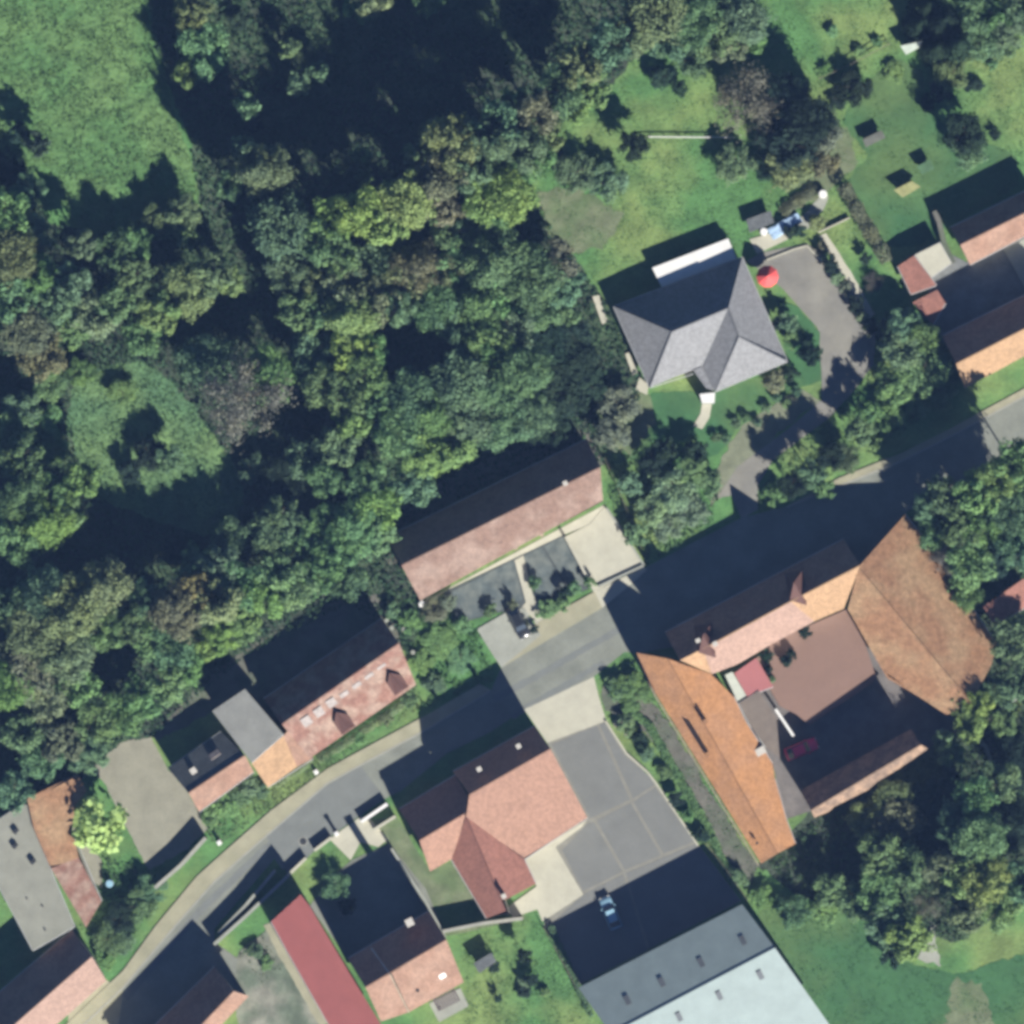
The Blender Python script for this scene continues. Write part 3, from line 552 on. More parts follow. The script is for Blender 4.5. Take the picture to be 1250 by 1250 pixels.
def crown_mesh(name, seed, n, cs, blobs, sparse=0.0, cone=False):
    """unit crown (radius 1, centre at 0) made of leaf clumps gathered on a handful of lumps"""
    r = np.random.RandomState(seed); P_, N_ = [], []
    if cone:
        z = r.uniform(0, 1, n) ** 1.3 * 2 - 1; rad = (1 - (z + 1) / 2) * (.75 + .25 * np.sin((z + 1) * 22)) * np.sqrt(r.uniform(.4, 1, n)); t = r.uniform(0, 2 * np.pi, n)
        c = np.stack([rad * np.cos(t), rad * np.sin(t), z], 1); nn = np.stack([np.cos(t), np.sin(t), np.full(n, .6)], 1) + r.normal(0, .4, (n, 3))
        return cardmesh(name, cards(c, nn, cs * r.uniform(.6, 1.3, n), r), L_leaf)
    bl = []
    for k in range(blobs):
        t = 2 * np.pi * (k * .618 + r.uniform(-.1, .1)); rr = math.sqrt((k + .5) / blobs) * .84
        q = r.normal(size=3); q /= np.linalg.norm(q)
        bl.append((rr * math.cos(t), rr * math.sin(t), r.uniform(-.4, .6) * (1 - rr * .7), r.uniform(.15, .34) if blobs > 12 else r.uniform(.24, .42), *q, r.uniform(.1, .9)))
    w_ = np.array([b[3] ** 2 for b in bl]); w_ /= w_.sum()
    idx = r.choice(blobs, n, p=w_); B = np.array(bl)[idx]
    d = r.normal(size=(n, 3)); d /= np.linalg.norm(d, axis=1, keepdims=True); d[:, 2] = np.where(r.uniform(size=n) < .6, np.abs(d[:, 2]), d[:, 2])
    dd = d + B[:, 4:7] * (d * B[:, 4:7]).sum(1, keepdims=True) * B[:, 7:8] * 1.6      # each lump drawn out along its own branch
    rad = B[:, 3:4] * (r.uniform(.35, 1.2, (n, 1)) if not sparse else r.uniform(.1, 1.4, (n, 1)))
    c = B[:, :3] + dd * rad + r.normal(0, .022, (n, 3)); c[:, 2] *= .8
    nn = d + r.normal(0, .5, (n, 3)) + np.array([.15, -.25, .45])
    return cardmesh(name, cards(c, nn, cs * r.uniform(.5, 1.5, n), r), L_leaf)
CR_BIG = [crown_mesh('crown', 11 + i, 13000, .044, 44 + 5 * i) for i in range(5)]
CR_MED = [crown_mesh('crown', 31 + i, 4600, .066, 22 + 3 * i) for i in range(4)]
CR_SML = [crown_mesh('crown', 51 + i, 800, .13, 6 + i) for i in range(3)]
CR_BARE = [crown_mesh('crown', 71 + i, 5000, .028, 20, sparse=1) for i in range(2)]
CR_CONE = [crown_mesh('crown', 81 + i, 3500, .085, 0, cone=True) for i in range(2)]
def trunk_mesh(seed, n):
    r = random.Random(seed); b = MB(); b.tube((0, 0, 0), (0, 0, .55), .028, .02, 7); b.tube((0, 0, .55), (.01, .01, .9), .02, .006, 6)
    for k in range(n):
        t = 6.283 * k / n + r.uniform(-.3, .3); z = r.uniform(.3, .7); q = (.16 * math.cos(t), .16 * math.sin(t), z + .13); e = (.36 * math.cos(t), .36 * math.sin(t), z + .2)
        b.tube((0, 0, z), q, .013, .009, 5, False); b.tube(q, e, .009, .003, 5, False)
    return mesh('trunk', b.v, b.f, M_bark)
TRK = [trunk_mesh(i, 6) for i in range(3)]
TINT = {'G': ((.13, .232, .105), 'green'), 'T': ((.112, .192, .108), 'dull green'), 'D': ((.028, .05, .038), 'very dark green'), 'O': ((.15, .205, .112), 'olive'),  # D also paints shade into crowns standing in dark hollows
        'Y': ((.195, .28, .1), 'bright yellow green'), 'YG': ((.155, .252, .095), 'light green'), 'R': ((.15, .172, .115), 'brownish'), 'P': ((.14, .138, .115), 'bare reddish brown'),
        'A': ((.185, .185, .1), 'orange brown'), 'S': ((.19, .265, .17), 'pale silvery green'), 'L': ((.4, .54, .2), 'lime green')}
tr_i = 0
def tree(x, y, r, h, tint, label, name='broadleaf_tree', cat='tree', group=None, shape=None):
    """r in plan pixels, h in metres"""
    global tr_i
    tr_i += 1; rr = random.Random(tr_i * 7 + 1); R = r * S; col = TINT[tint][0]
    rt = root(name, P(x, y, 0), label, cat, group, rr.uniform(0, 6.28))
    if shape == 'cone': me = CR_CONE[tr_i % 2]; hv = h * .48; zc = h * .52
    else:
        me = (CR_BARE[tr_i % 2] if tint == 'P' or shape == 'bare' else CR_SML[tr_i % 3] if tint == 'L' else CR_BIG[tr_i % 5] if r > 27 else CR_MED[tr_i % 4] if r > 14 else CR_SML[tr_i % 3])
        hv = min(max(R * 1.0, h * .48), h * .58); zc = h - hv * .78
    o = link('crown', me, rt); k = rr.uniform(.9, 1.15)
    o.scale = (R * 1.06, R * 1.06, hv); o.location = (0, 0, zc); j = rr.uniform(.85, 1.2)
    o.color = (col[0] * j * rr.uniform(.9, 1.12), col[1] * j, col[2] * j * rr.uniform(.85, 1.15), 1)
    t = link('trunk', TRK[tr_i % 3], rt); q_ = 1.7 * R if shape != 'cone' else .8 * R; t.scale = (q_, q_, h * .95)
    return rt
ORD = ['first', 'second', 'third', 'fourth', 'fifth', 'sixth', 'seventh', 'eighth', 'ninth', 'tenth', 'eleventh', 'twelfth', 'thirteenth', 'fourteenth', 'fifteenth', 'sixteenth', 'seventeenth']
def zone(where, start, items, noun='tree', group=None, name='broadleaf_tree'):
    """a row of trees told apart by colour and by their order in the row"""
    for i, it in enumerate(items):
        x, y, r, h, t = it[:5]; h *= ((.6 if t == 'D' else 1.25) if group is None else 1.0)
        shape = it[5] if len(it) > 5 else None
        tree(x, y, r, h, t, f"{TINT[t][1]} {noun}, {ORD[i]} from {start}, {where}", name=name, cat='shrub' if noun == 'shrub' else 'tree', group=group or 'woodland trees', shape=shape)
zone('among trees right of the big field', 'top', [(236, 20, 22, 8, 'O'), (252, 62, 28, 8, 'G'), (232, 92, 16, 6, 'G'), (305, 135, 14, 11, 'T'), (300, 182, 13, 12, 'T'), (325, 212, 28, 13, 'O'), (284, 232, 15, 11, 'T'), (345, 280, 33, 13.5, 'T'), (362, 255, 14, 7, 'G'), (352, 335, 24, 8, 'T')])  # narrow T trees added to shade the dark strip along the field
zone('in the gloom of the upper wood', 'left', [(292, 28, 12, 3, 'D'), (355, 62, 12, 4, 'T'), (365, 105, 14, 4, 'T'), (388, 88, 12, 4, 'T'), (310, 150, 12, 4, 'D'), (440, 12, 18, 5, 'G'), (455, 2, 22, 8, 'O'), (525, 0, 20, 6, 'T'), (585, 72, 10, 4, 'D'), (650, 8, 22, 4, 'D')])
zone('along the lower edge of the big field', 'left', [(28, 165, 13, 7, 'D'), (48, 178, 14, 9, 'D'), (14, 215, 20, 7, 'D'), (38, 235, 20, 5, 'T'), (102, 300, 17, 6, 'O'), (140, 308, 22, 5, 'T'), (168, 300, 18, 4, 'G'), (192, 268, 18, 3, 'O'), (225, 262, 20, 4, 'O'), (232, 292, 14, 4, 'G')])
zone('at the left edge below the big field', 'top', [(12, 262, 26, 8, 'G'), (40, 292, 26, 7, 'T'), (18, 315, 30, 9, 'O'), (50, 335, 22, 8, 'G'), (20, 365, 26, 8, 'T'), (95, 345, 20, 13, 'T', 'tall'), (70, 372, 24, 7, 'T'), (35, 405, 28, 8, 'R'), (55, 435, 26, 7, 'A'), (12, 402, 18, 7, 'T')])
zone('in the hedge row below the big field', 'left', [(92, 400, 22, 5, 'G'), (118, 388, 26, 5, 'O'), (145, 372, 20, 7, 'T'), (165, 340, 22, 6, 'T'), (196, 382, 24, 6, 'Y'), (175, 412, 22, 5, 'G'), (235, 352, 28, 7, 'O'), (262, 338, 24, 7, 'O'), (282, 346, 16, 6, 'YG'), (212, 372, 18, 6, 'YG')])
zone('in the bright row above the wood centre', 'left', [(408, 272, 24, 12, 'YG'), (440, 262, 28, 13, 'Y'), (470, 276, 26, 12, 'Y'), (498, 252, 28, 13, 'Y'), (514, 225, 16, 12, 'Y'), (442, 194, 13, 7, 'G'), (446, 218, 10, 5, 'G'), (590, 248, 26, 11, 'YG'), (618, 240, 30, 11, 'YG'), (600, 268, 22, 9, 'G')])
zone('in the tall row left of the upper lawn', 'left', [(515, 198, 20, 13, 'T'), (552, 180, 30, 17, 'O'), (540, 218, 26, 15, 'R'), (575, 215, 24, 15, 'T'), (585, 180, 24, 16, 'T'), (610, 160, 26, 17, 'T'), (632, 182, 30, 17, 'T'), (628, 130, 16, 14, 'G'), (650, 200, 24, 14, 'G'), (655, 145, 24, 16, 'R'), (680, 120, 26, 17, 'T'), (705, 90, 26, 18, 'O'), (722, 112, 22, 10, 'YG'), (742, 62, 26, 16, 'T'), (700, 130, 22, 9, 'YG'), (668, 168, 20, 10, 'O')])  # row gaps filled with added trees to keep the void behind dark
zone('along the top edge of the garden', 'left', [(770, 48, 26, 14, 'O'), (795, 22, 34, 14, 'O'), (815, 52, 24, 9, 'T'), (842, 30, 30, 10, 'T'), (868, 12, 28, 12, 'D'), (870, 48, 26, 8, 'T'), (905, 28, 28, 8, 'T'), (888, 58, 22, 7, 'O'), (915, 50, 18, 5, 'G'), (845, 75, 20, 5, 'T')])
zone('in the belt under the bright yellow row', 'left', [(390, 300, 22, 12, 'T'), (415, 318, 22, 11, 'G'), (395, 340, 24, 8, 'O'), (425, 350, 26, 9, 'O'), (455, 325, 26, 8, 'T'), (480, 312, 20, 7, 'O'), (540, 255, 24, 9, 'R'), (548, 285, 22, 8, 'T'), (575, 285, 22, 8, 'T'), (510, 330, 28, 9, 'R'), (540, 340, 26, 8, 'O'), (490, 350, 26, 8, 'O'), (565, 325, 26, 8, 'G'), (590, 310, 18, 7, 'G')])
zone('in the darker clump beside the dry lawn', 'left', [(608, 322, 34, 10, 'T'), (632, 296, 26, 10, 'D'), (645, 340, 34, 10, 'T'), (675, 322, 26, 8, 'R'), (685, 352, 24, 7, 'T'), (620, 365, 26, 8, 'G'), (655, 378, 24, 7, 'G'), (690, 380, 18, 5, 'G')])
zone('across the middle of the wood', 'left', [(372, 380, 26, 8, 'G'), (402, 378, 24, 8, 'T'), (432, 388, 28, 10, 'YG'), (462, 370, 26, 9, 'O'), (488, 378, 20, 9, 'T'), (532, 375, 28, 8, 'T'), (560, 390, 26, 8, 'T'), (590, 378, 28, 9, 'G'), (575, 415, 22, 7, 'G'), (600, 425, 26, 9, 'YG'), (625, 405, 24, 9, 'T'), (545, 375, 22, 7, 'T')])
zone('in the column west of the terrace', 'top', [(432, 425, 26, 9, 'YG'), (448, 460, 26, 9, 'G'), (425, 482, 24, 9, 'T'), (432, 512, 22, 8, 'YG'), (455, 430, 20, 8, 'G'), (395, 470, 24, 8, 'T'), (415, 545, 22, 7, 'T'), (470, 495, 22, 8, 'G'), (450, 590, 26, 7, 'G'), (462, 620, 26, 7, 'YG'), (435, 645, 28, 7, 'G'), (462, 655, 20, 6, 'G')])
zone('in the green mass above the terrace', 'left', [(488, 530, 28, 9, 'G'), (505, 485, 28, 9, 'T'), (525, 555, 28, 8, 'YG'), (535, 505, 28, 9, 'G'), (505, 590, 26, 7, 'T'), (555, 545, 26, 8, 'G'), (565, 470, 32, 10, 'T'), (575, 515, 28, 9, 'T'), (600, 480, 28, 9, 'T'), (615, 520, 28, 8, 'T'), (605, 450, 26, 9, 'G'), (640, 455, 28, 10, 'G'), (645, 500, 28, 8, 'T'), (670, 520, 24, 7, 'D'), (675, 480, 24, 9, 'D')])
zone('in the shade-tinted clump west of the hipped house', 'top', [(660, 420, 28, 10, 'D'), (695, 405, 24, 8, 'D'), (700, 440, 28, 8, 'D'), (690, 480, 26, 7, 'D'), (715, 470, 22, 7, 'D'), (650, 435, 22, 9, 'D')])  # shade of this hollow is painted into the crowns by their tint
tree(300, 488, 50, 12, 'P', 'large bare brownish purple tree in the left half of the wood', shape='bare')
tree(258, 446, 32, 7, 'T', 'wide dull green tree touching the upper left of the large bare brownish tree', group='woodland trees')
tree(330, 455, 28, 10, 'G', 'green tree touching the upper right of the large bare brownish tree', group='woodland trees')
zone('along the left side of the grassy glade', 'top', [(30, 500, 22, 4.5, 'T'), (62, 468, 20, 4, 'G'), (20, 530, 22, 5, 'G'), (55, 515, 22, 3.5, 'G'), (30, 560, 26, 8, 'T'), (66, 548, 18, 3, 'YG'), (105, 585, 20, 8, 'YG'), (72, 600, 22, 8, 'G'), (30, 612, 28, 9, 'T'), (62, 635, 30, 9, 'YG'), (18, 655, 30, 9, 'G'), (86, 625, 20, 8, 'G')])
zone('in and below the grassy glade', 'left', [(100, 455, 16, 2, 'G'), (150, 478, 16, 1.5, 'G'), (185, 555, 18, 6, 'D'), (208, 560, 16, 4, 'T'), (160, 578, 14, 4, 'D'), (215, 675, 16, 5, 'D'), (282, 655, 20, 5, 'T'), (246, 692, 24, 6, 'G')], noun='shrub', name='woodland_shrub')
zone('in the wood left of the long pink house', 'left', [(20, 740, 28, 9, 'T'), (48, 768, 32, 10, 'O'), (62, 725, 30, 10, 'T'), (95, 745, 34, 11, 'O'), (128, 715, 30, 10, 'O'), (85, 800, 30, 9, 'O'), (42, 815, 28, 8, 'R'), (12, 835, 28, 8, 'YG'), (130, 770, 24, 8, 'G'), (60, 850, 26, 7, 'O'), (100, 835, 22, 7, 'YG')])
zone('in the belt above the long pink house', 'left', [(158, 760, 26, 8, 'T'), (182, 735, 24, 8, 'T'), (190, 775, 26, 7, 'G'), (218, 745, 28, 10, 'R'), (240, 722, 22, 9, 'A'), (268, 692, 24, 7, 'T'), (268, 735, 26, 9, 'O'), (295, 715, 26, 7, 'G'), (300, 745, 24, 6, 'YG'), (330, 725, 26, 7, 'YG'), (340, 700, 22, 7, 'G'), (360, 715, 24, 7, 'G'), (390, 695, 26, 7, 'G'), (412, 672, 24, 7, 'G')])
zone('along the lower edge of the wood', 'left', [(30, 895, 22, 6, 'T'), (55, 925, 22, 5, 'T'), (80, 905, 24, 6, 'R'), (110, 920, 22, 5, 'T'), (120, 880, 24, 6, 'G'), (150, 872, 24, 5, 'G'), (178, 850, 24, 5, 'G'), (205, 835, 22, 6, 'G'), (228, 812, 22, 5, 'G'), (212, 790, 24, 7, 'T'), (248, 785, 20, 5, 'YG'), (275, 775, 20, 5, 'YG'), (300, 768, 16, 5, 'G'), (20, 965, 22, 5, 'T'), (425, 708, 22, 4, 'T')], noun='shrub', name='woodland_shrub')
zone('around the dark hollow in the wood', 'left', [(312, 575, 18, 2.5, 'T'), (345, 590, 28, 7, 'D'), (375, 560, 22, 6, 'T'), (378, 615, 34, 8, 'D'), (345, 632, 24, 6, 'T'), (398, 585, 20, 7, 'T'), (330, 650, 22, 6, 'T'), (372, 662, 26, 6, 'T'), (400, 640, 24, 6, 'G'), (370, 520, 18, 6, 'D'), (385, 430, 24, 7, 'T')])  # D crowns carry the hollow's shade in their colour
zone('between the long pink house and the terrace', 'top', [(478, 745, 9, 1.5, 'T'), (500, 758, 13, 1.2, 'G'), (532, 744, 15, 2, 'R'), (536, 784, 18, 1.0, 'G'), (515, 808, 14, .9, 'YG'), (562, 806, 16, .9, 'G'), (530, 836, 12, 1.2, 'T'), (500, 842, 8, 1, 'T'), (566, 764, 10, 1.4, 'G')], noun='shrub', name='garden_shrub', group='shrubs beside the terrace')
zone('below the hipped house by the driveway mouth', 'left', [(748, 528, 20, 4, 'R'), (755, 495, 22, 3, 'R'), (770, 592, 14, 3, 'T'), (797, 563, 15, 4, 'D'), (812, 548, 13, 4, 'D'), (795, 622, 18, 3, 'S'), (822, 598, 22, 4, 'S'), (845, 575, 17, 4, 'T'), (850, 550, 13, 3, 'D'), (842, 622, 20, 3, 'S'), (775, 652, 14, 2.5, 'T'), (815, 645, 16, 2, 'S'), (868, 590, 14, 3, 'T')], noun='shrub', name='garden_shrub', group='shrubs around the driveway mouth')
zone('on the slope between driveway and road', 'left', [(945, 602, 13, 2, 'G'), (965, 592, 15, 6, 'D'), (988, 578, 17, 6, 'T'), (1005, 598, 12, 2, 'G'), (1012, 557, 16, 6, 'D'), (1030, 560, 16, 4, 'O'), (1048, 528, 16, 5, 'T'), (1062, 540, 12, 2, 'YG'), (1060, 500, 14, 5, 'G'), (1085, 508, 16, 3, 'G'), (1090, 470, 22, 5, 'G'), (1120, 490, 18, 2, 'G'), (1098, 430, 22, 5.5, 'T'), (1125, 455, 24, 5, 'T'), (1148, 482, 18, 3, 'G')], group='trees on the bank above the road')
zone('along the farm wall facing the driveway', 'top', [(1102, 395, 18, 5, 'T'), (1125, 412, 18, 5, 'G'), (1150, 450, 14, 4, 'G'), (1082, 405, 14, 4, 'D')], noun='shrub', name='garden_shrub', group='shrubs along the farm wall')
zone('in the wood beside the great barn', 'left', [(1128, 618, 16, 7, 'T'), (1150, 605, 22, 8, 'T'), (1140, 650, 20, 6, 'G'), (1170, 640, 26, 8, 'T'), (1188, 600, 26, 10, 'YG'), (1212, 585, 24, 11, 'Y'), (1235, 565, 26, 12, 'G'), (1150, 682, 18, 6, 'P'), (1198, 640, 26, 8, 'G'), (1230, 625, 28, 9, 'T'), (1180, 690, 26, 7, 'G'), (1212, 680, 24, 8, 'D'), (1240, 670, 24, 8, 'T'), (1178, 725, 18, 5, 'G'), (1235, 780, 26, 6, 'T')])
zone('below the great barn', 'left', [(1172, 858, 16, 6, 'YG'), (1192, 858, 16, 7, 'Y'), (1182, 885, 18, 6, 'Y'), (1208, 842, 16, 5, 'T'), (1232, 842, 20, 5, 'T'), (1158, 918, 16, 5, 'G'), (1150, 905, 14, 5, 'T'), (1222, 880, 16, 4, 'G')])
zone('in the lower right wood', 'left', [(1012, 1085, 20, 4, 'T'), (1060, 1000, 24, 4.5, 'O'), (1088, 972, 22, 4, 'O'), (1095, 1005, 26, 5, 'R'), (1070, 1040, 26, 7, 'T'), (1125, 980, 26, 8, 'D'), (1105, 1055, 24, 7, 'T'), (1135, 1020, 28, 8, 'D'), (1150, 960, 24, 7, 'D'), (1165, 1000, 24, 8, 'T'), (1150, 1062, 26, 8, 'O'), (1185, 970, 22, 9, 'G'), (1190, 1020, 28, 10, 'G'), (1200, 1068, 28, 10, 'Y'), (1232, 1010, 28, 8, 'D')])
zone('at the lower right meadow edge', 'left', [(968, 1112, 18, 2.5, 'T'), (1005, 1108, 18, 2.5, 'G'), (1042, 1098, 22, 4, 'T'), (1070, 1085, 24, 6, 'G'), (1082, 1128, 24, 6, 'T'), (1105, 1142, 26, 7, 'YG'), (1090, 1165, 14, 4, 'D'), (1130, 1100, 18, 6, 'P'), (1170, 1065, 22, 9, 'YG'), (1175, 1110, 22, 9, 'O'), (1215, 1105, 26, 8, 'G'), (1240, 1075, 26, 8, 'T'), (1240, 930, 28, 8, 'D'), (1215, 950, 24, 8, 'T')])
tree(912, 125, 40, 10, 'P', 'bare reddish brown tree over the dark shadow in the upper garden', shape='bare')
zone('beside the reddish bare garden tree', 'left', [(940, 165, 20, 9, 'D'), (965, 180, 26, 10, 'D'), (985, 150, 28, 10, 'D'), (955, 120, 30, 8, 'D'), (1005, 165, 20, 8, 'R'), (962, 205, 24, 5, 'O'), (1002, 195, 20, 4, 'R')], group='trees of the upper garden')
tree(773, 180, 17, 5.2, 'D', 'single dark columnar conifer on the upper lawn beside the white rail', name='conifer_tree', shape='egg')
for x, y, r, lb in ((672, 190, 12, 'small round dark bush west of the two oval bushes on the upper lawn'), (702, 212, 22, 'western of two big dark oval bushes on the upper lawn'), (742, 222, 22, 'eastern of two big dark oval bushes on the upper lawn'),
                    (895, 200, 22, 'squarish dark bush right of the upper lawn below the reddish tree'), (935, 205, 16, 'round bush between the squarish bush and the brown thicket'), (808, 95, 14, 'small dark bush near the top edge of the upper lawn'), (828, 108, 10, 'tiny bush beside the small dark bush near the top of the lawn')):
    tree(x, y, r, 3.2 if r > 18 else 2.2, 'D' if r < 20 else 'T', lb, name='garden_bush', cat='bush')
zone('in the dark conifer group at the top right', 'left', [(1128, 12, 22, 11, 'D', 'cone'), (1148, 30, 26, 13, 'D', 'cone'), (1165, 58, 24, 12, 'D', 'cone'), (1140, 62, 20, 9, 'D', 'cone'), (1120, 32, 20, 9, 'D', 'cone')], noun='conifer', name='conifer_tree', group='conifers at the top right')
zone('in the shrubs right of the dark conifers', 'left', [(1190, 20, 22, 6, 'T'), (1195, 52, 20, 4, 'T'), (1215, 22, 18, 6, 'G'), (1232, 38, 22, 6, 'T'), (1240, 8, 22, 7, 'T'), (1160, 92, 18, 3, 'O'), (1148, 112, 12, 2, 'D'), (1222, 58, 16, 3, 'T')], noun='shrub', name='garden_shrub', group='shrubs right of the conifers')
tree(1175, 165, 24, 7, 'D', 'round shade-tinted tree alone on the upper right lawn'); tree(1182, 188, 18, 4, 'T', 'dull green tree under the round shade-tinted tree, upper right')  # dark crown of the first tree stands in for a cast shadow
for x, y, r, t, lb in ((1042, 108, 20, 'D', 'round dark tree left of the mown strip near the top right'), (1022, 122, 11, 'D', 'small dark bush touching the round dark tree near the top right'), (1092, 88, 12, 'G', 'low bush on the mown strip below the greenhouse'),
                       (1181, 105, 7, 'D', 'left of two tiny dark bushes on the rough grass at top right'), (1193, 104, 8, 'D', 'right of two tiny dark bushes on the rough grass at top right'), (1131, 126, 9, 'D', 'tiny dark bush at the end of the mown strip'),
                       (1214, 164, 7, 'D', 'tiny dark bush right of the round shade-tinted tree'), (1016, 38, 7, 'G', 'tiny bush on the bright grass at the top'), (1212, 80, 6, 'G', 'tiny bush highest on the rough grass at the right'), (1007, 86, 7, 'G', 'tiny bush at the lower end of the line on bright grass'),
                       (1050, 64, 7, 'G', 'tiny bush in the middle of the line on bright grass'), (1070, 52, 6, 'G', 'tiny bush at the upper end of the line on bright grass')):
    tree(x, y, r, 2.8 if r > 15 else .9, t, lb, name='garden_bush', cat='bush')
for x, y, r, h, t, lb in ((988, 432, 14, 2.4, 'D', 'round dark bush inside the bend of the driveway'), (946, 465, 13, 2.2, 'R', 'round brownish bush at the corner of the hipped house'), (964, 455, 10, 1.8, 'D', 'small dark bush right of the round brownish bush'),
                       (962, 394, 11, 2.6, 'T', 'small tree between the hipped house and the driveway'), (948, 396, 8, 2.4, 'D', 'little dark bush left of the small tree by the driveway'), (970, 412, 12, 1.2, 'G', 'low green bush under the small tree by the driveway'),
                       (1056, 316, 7, 1.6, 'D', 'tiny dark bush on the small lawn beside the long hedge'), (1065, 345, 12, 1.5, 'P', 'low reddish bush on the small lawn beside the long hedge'),
                       (962, 284, 7, 1.8, 'D', 'left of two small dark bushes below the blue tarpaulin'), (975, 282, 8, 1.8, 'D', 'right of two small dark bushes below the blue tarpaulin'), (998, 272, 10, 1.6, 'O', 'olive bush at the top of the driveway beside the pale path')):
    tree(x, y, r, h, t, lb, name='garden_bush', cat='bush')
for i, (x, y, r, h, t) in enumerate([(1002, 302, 7, 1.0, 'R'), (1012, 322, 10, 2.2, 'D'), (1022, 340, 8, 1.2, 'O'), (1032, 352, 8, 1.2, 'R'), (1044, 372, 10, 2.0, 'D'), (1054, 388, 8, 1.4, 'O'), (1062, 400, 9, 2.0, 'D')]):
    tree(x, y, r, h, t, f"{TINT[t][1]} bush, {ORD[i]} from the top in the bed east of the driveway", name='bedding_bush', cat='bush', group='bushes in the bed east of the driveway')
for i in range(9):
    t = i / 8; tree(972 - 98 * t, 478 + 58 * t + (8 if 2 < i < 6 else 0) * 0 + 8 * math.sin(i * 2), 6, 1.1, 'T', f"small hedge bush, {ORD[i]} from right on the curved lawn edge", name='edging_bush', cat='bush', group='bushes edging the lawn')
lime = tree(124, 1008, 30, 7, 'L', 'bright lime green tree with big leaf clumps beside the gravel yard')
for i, (x, y, r, h, t) in enumerate([(170, 1105, 20, 2.5, 'G'), (185, 1085, 18, 2.2, 'T'), (148, 1120, 18, 2.5, 'D'), (135, 1145, 18, 2.0, 'T'), (128, 1170, 12, 1.5, 'G'), (150, 1150, 14, 1.2, 'T')]):
    tree(x, y, r, h, t, f"{TINT[t][1]} shrub, {ORD[i]} in the clump between the lime tree and the road", name='garden_shrub', cat='shrub', group='shrubs below the lime tree')
for i, (x, y, r, h, t) in enumerate([(258, 998, 12, 1.6, 'G'), (275, 985, 14, 2.0, 'G'), (292, 970, 14, 2.0, 'T'), (305, 958, 12, 2.2, 'O'), (320, 966, 8, 1.2, 'T'), (398, 925, 7, 1, 'T'), (440, 900, 8, 1.2, 'G'), (470, 878, 8, 1.2, 'O'), (500, 855, 9, 1.6, 'T')]):
    tree(x, y, r, h, t, f"{TINT[t][1]} shrub, {ORD[i]} from left in front gardens above the pavement", name='front_garden_shrub', cat='shrub', group='shrubs of the front gardens')
for i, (x, y, r, h, t) in enumerate([(548, 735, 10, 2, 'R'), (598, 745, 8, 1.4, 'T'), (626, 738, 6, 1.6, 'R'), (652, 712, 8, 1.6, 'T'), (668, 745, 12, 1.2, 'G'), (690, 724, 8, 2.0, 'D'), (702, 718, 8, 1.6, 'G'), (720, 710, 7, 1.6, 'G'), (686, 738, 8, 1.2, 'G'), (640, 760, 5, 1.2, 'R'), (652, 768, 5, 1.2, 'D')]):
    tree(x, y, r, h, t, f"{TINT[t][1]} bush, {ORD[i]} from left in front of the gravel plots", name='front_bush', cat='bush', group='bushes in front of the terrace')
for x, y, r, h, t, lb in ((935, 800, 8, 3.1, 'D', 'dark potted bush nearest the rose roof in the courtyard'), (958, 806, 7, 3.1, 'D', 'left one of the dark bush pair in the courtyard'), (966, 798, 6, 3.1, 'D', 'right one of the dark bush pair in the courtyard'), (982, 772, 7, 3.2, 'D', 'dark bush against the middle wing wall nearest the barn'),
                       (937, 818, 5, 2.8, 'D', 'small bush under the dark bush beside the rose roof'), (940, 830, 5, 2.6, 'T', 'lowest small bush along the rose roof edge'),
                       (770, 845, 22, 1.8, 'G', 'low shrub above the grassy track by the orange wing'), (752, 838, 14, 1.6, 'T', 'low shrub at the corner of the cream concrete apron'),
                       (766, 885, 12, 1.6, 'T', 'shrub behind the two pale boulders beside the paved yard'), (780, 900, 10, 1.8, 'D', 'dark shrub right of the pale boulders beside the paved yard'), (790, 920, 9, 1.2, 'T', 'third shrub down the edge of the paved yard'), (812, 942, 9, 1.2, 'G', 'fourth shrub down the edge of the paved yard'),
                       (825, 975, 9, 2.0, 'D', 'dark round shrub halfway down the edge of the paved yard'), (838, 995, 8, 1.2, 'G', 'shrub below the dark round one at the yard edge'), (855, 1020, 9, 1.6, 'D', 'lowest dark shrub at the corner of the paved yard'),
                       (640, 1165, 9, 4.2, 'D', 'slim dark tree in the garden below the red wing'), (650, 1195, 8, 1.8, 'D', 'dark bush below the slim dark tree in the garden'), (640, 1198, 7, 1.4, 'T', 'small bush left of the dark bush in the garden'),
                       (608, 1218, 5, 1.4, 'D', 'tiny dark bush in the middle of the lower garden'), (640, 1208, 9, 1.0, 'D', 'spreading low bush above the pale stalks in the lower garden'), (665, 1212, 6, 1.0, 'G', 'tiny green bush at the right of the lower garden'),
                       (410, 1080, 16, 2.4, 'T', 'pale shrub patch beside the red sheet roof top'), (425, 1105, 10, 1.8, 'D', 'small dark shrub between red sheet roof and asphalt yard'),
                       (900, 1070, 12, 1.5, 'T', 'low shrub left of the orange wing end by the industrial shed'), (930, 1095, 14, 1.4, 'G', 'low shrub below the end of the orange wing'), (310, 1160, 10, 1.2, 'T', 'shrub in the rough yard left of the red sheet roof'), (325, 1175, 8, 1.0, 'G', 'second shrub in the rough yard left of the red sheet roof'),
                       (603, 1180, 7, 1.6, 'D', 'dark bush at the lower right of the grey garden shed')):
    tree(x, y, r, h, t, lb, name='garden_bush', cat='bush')
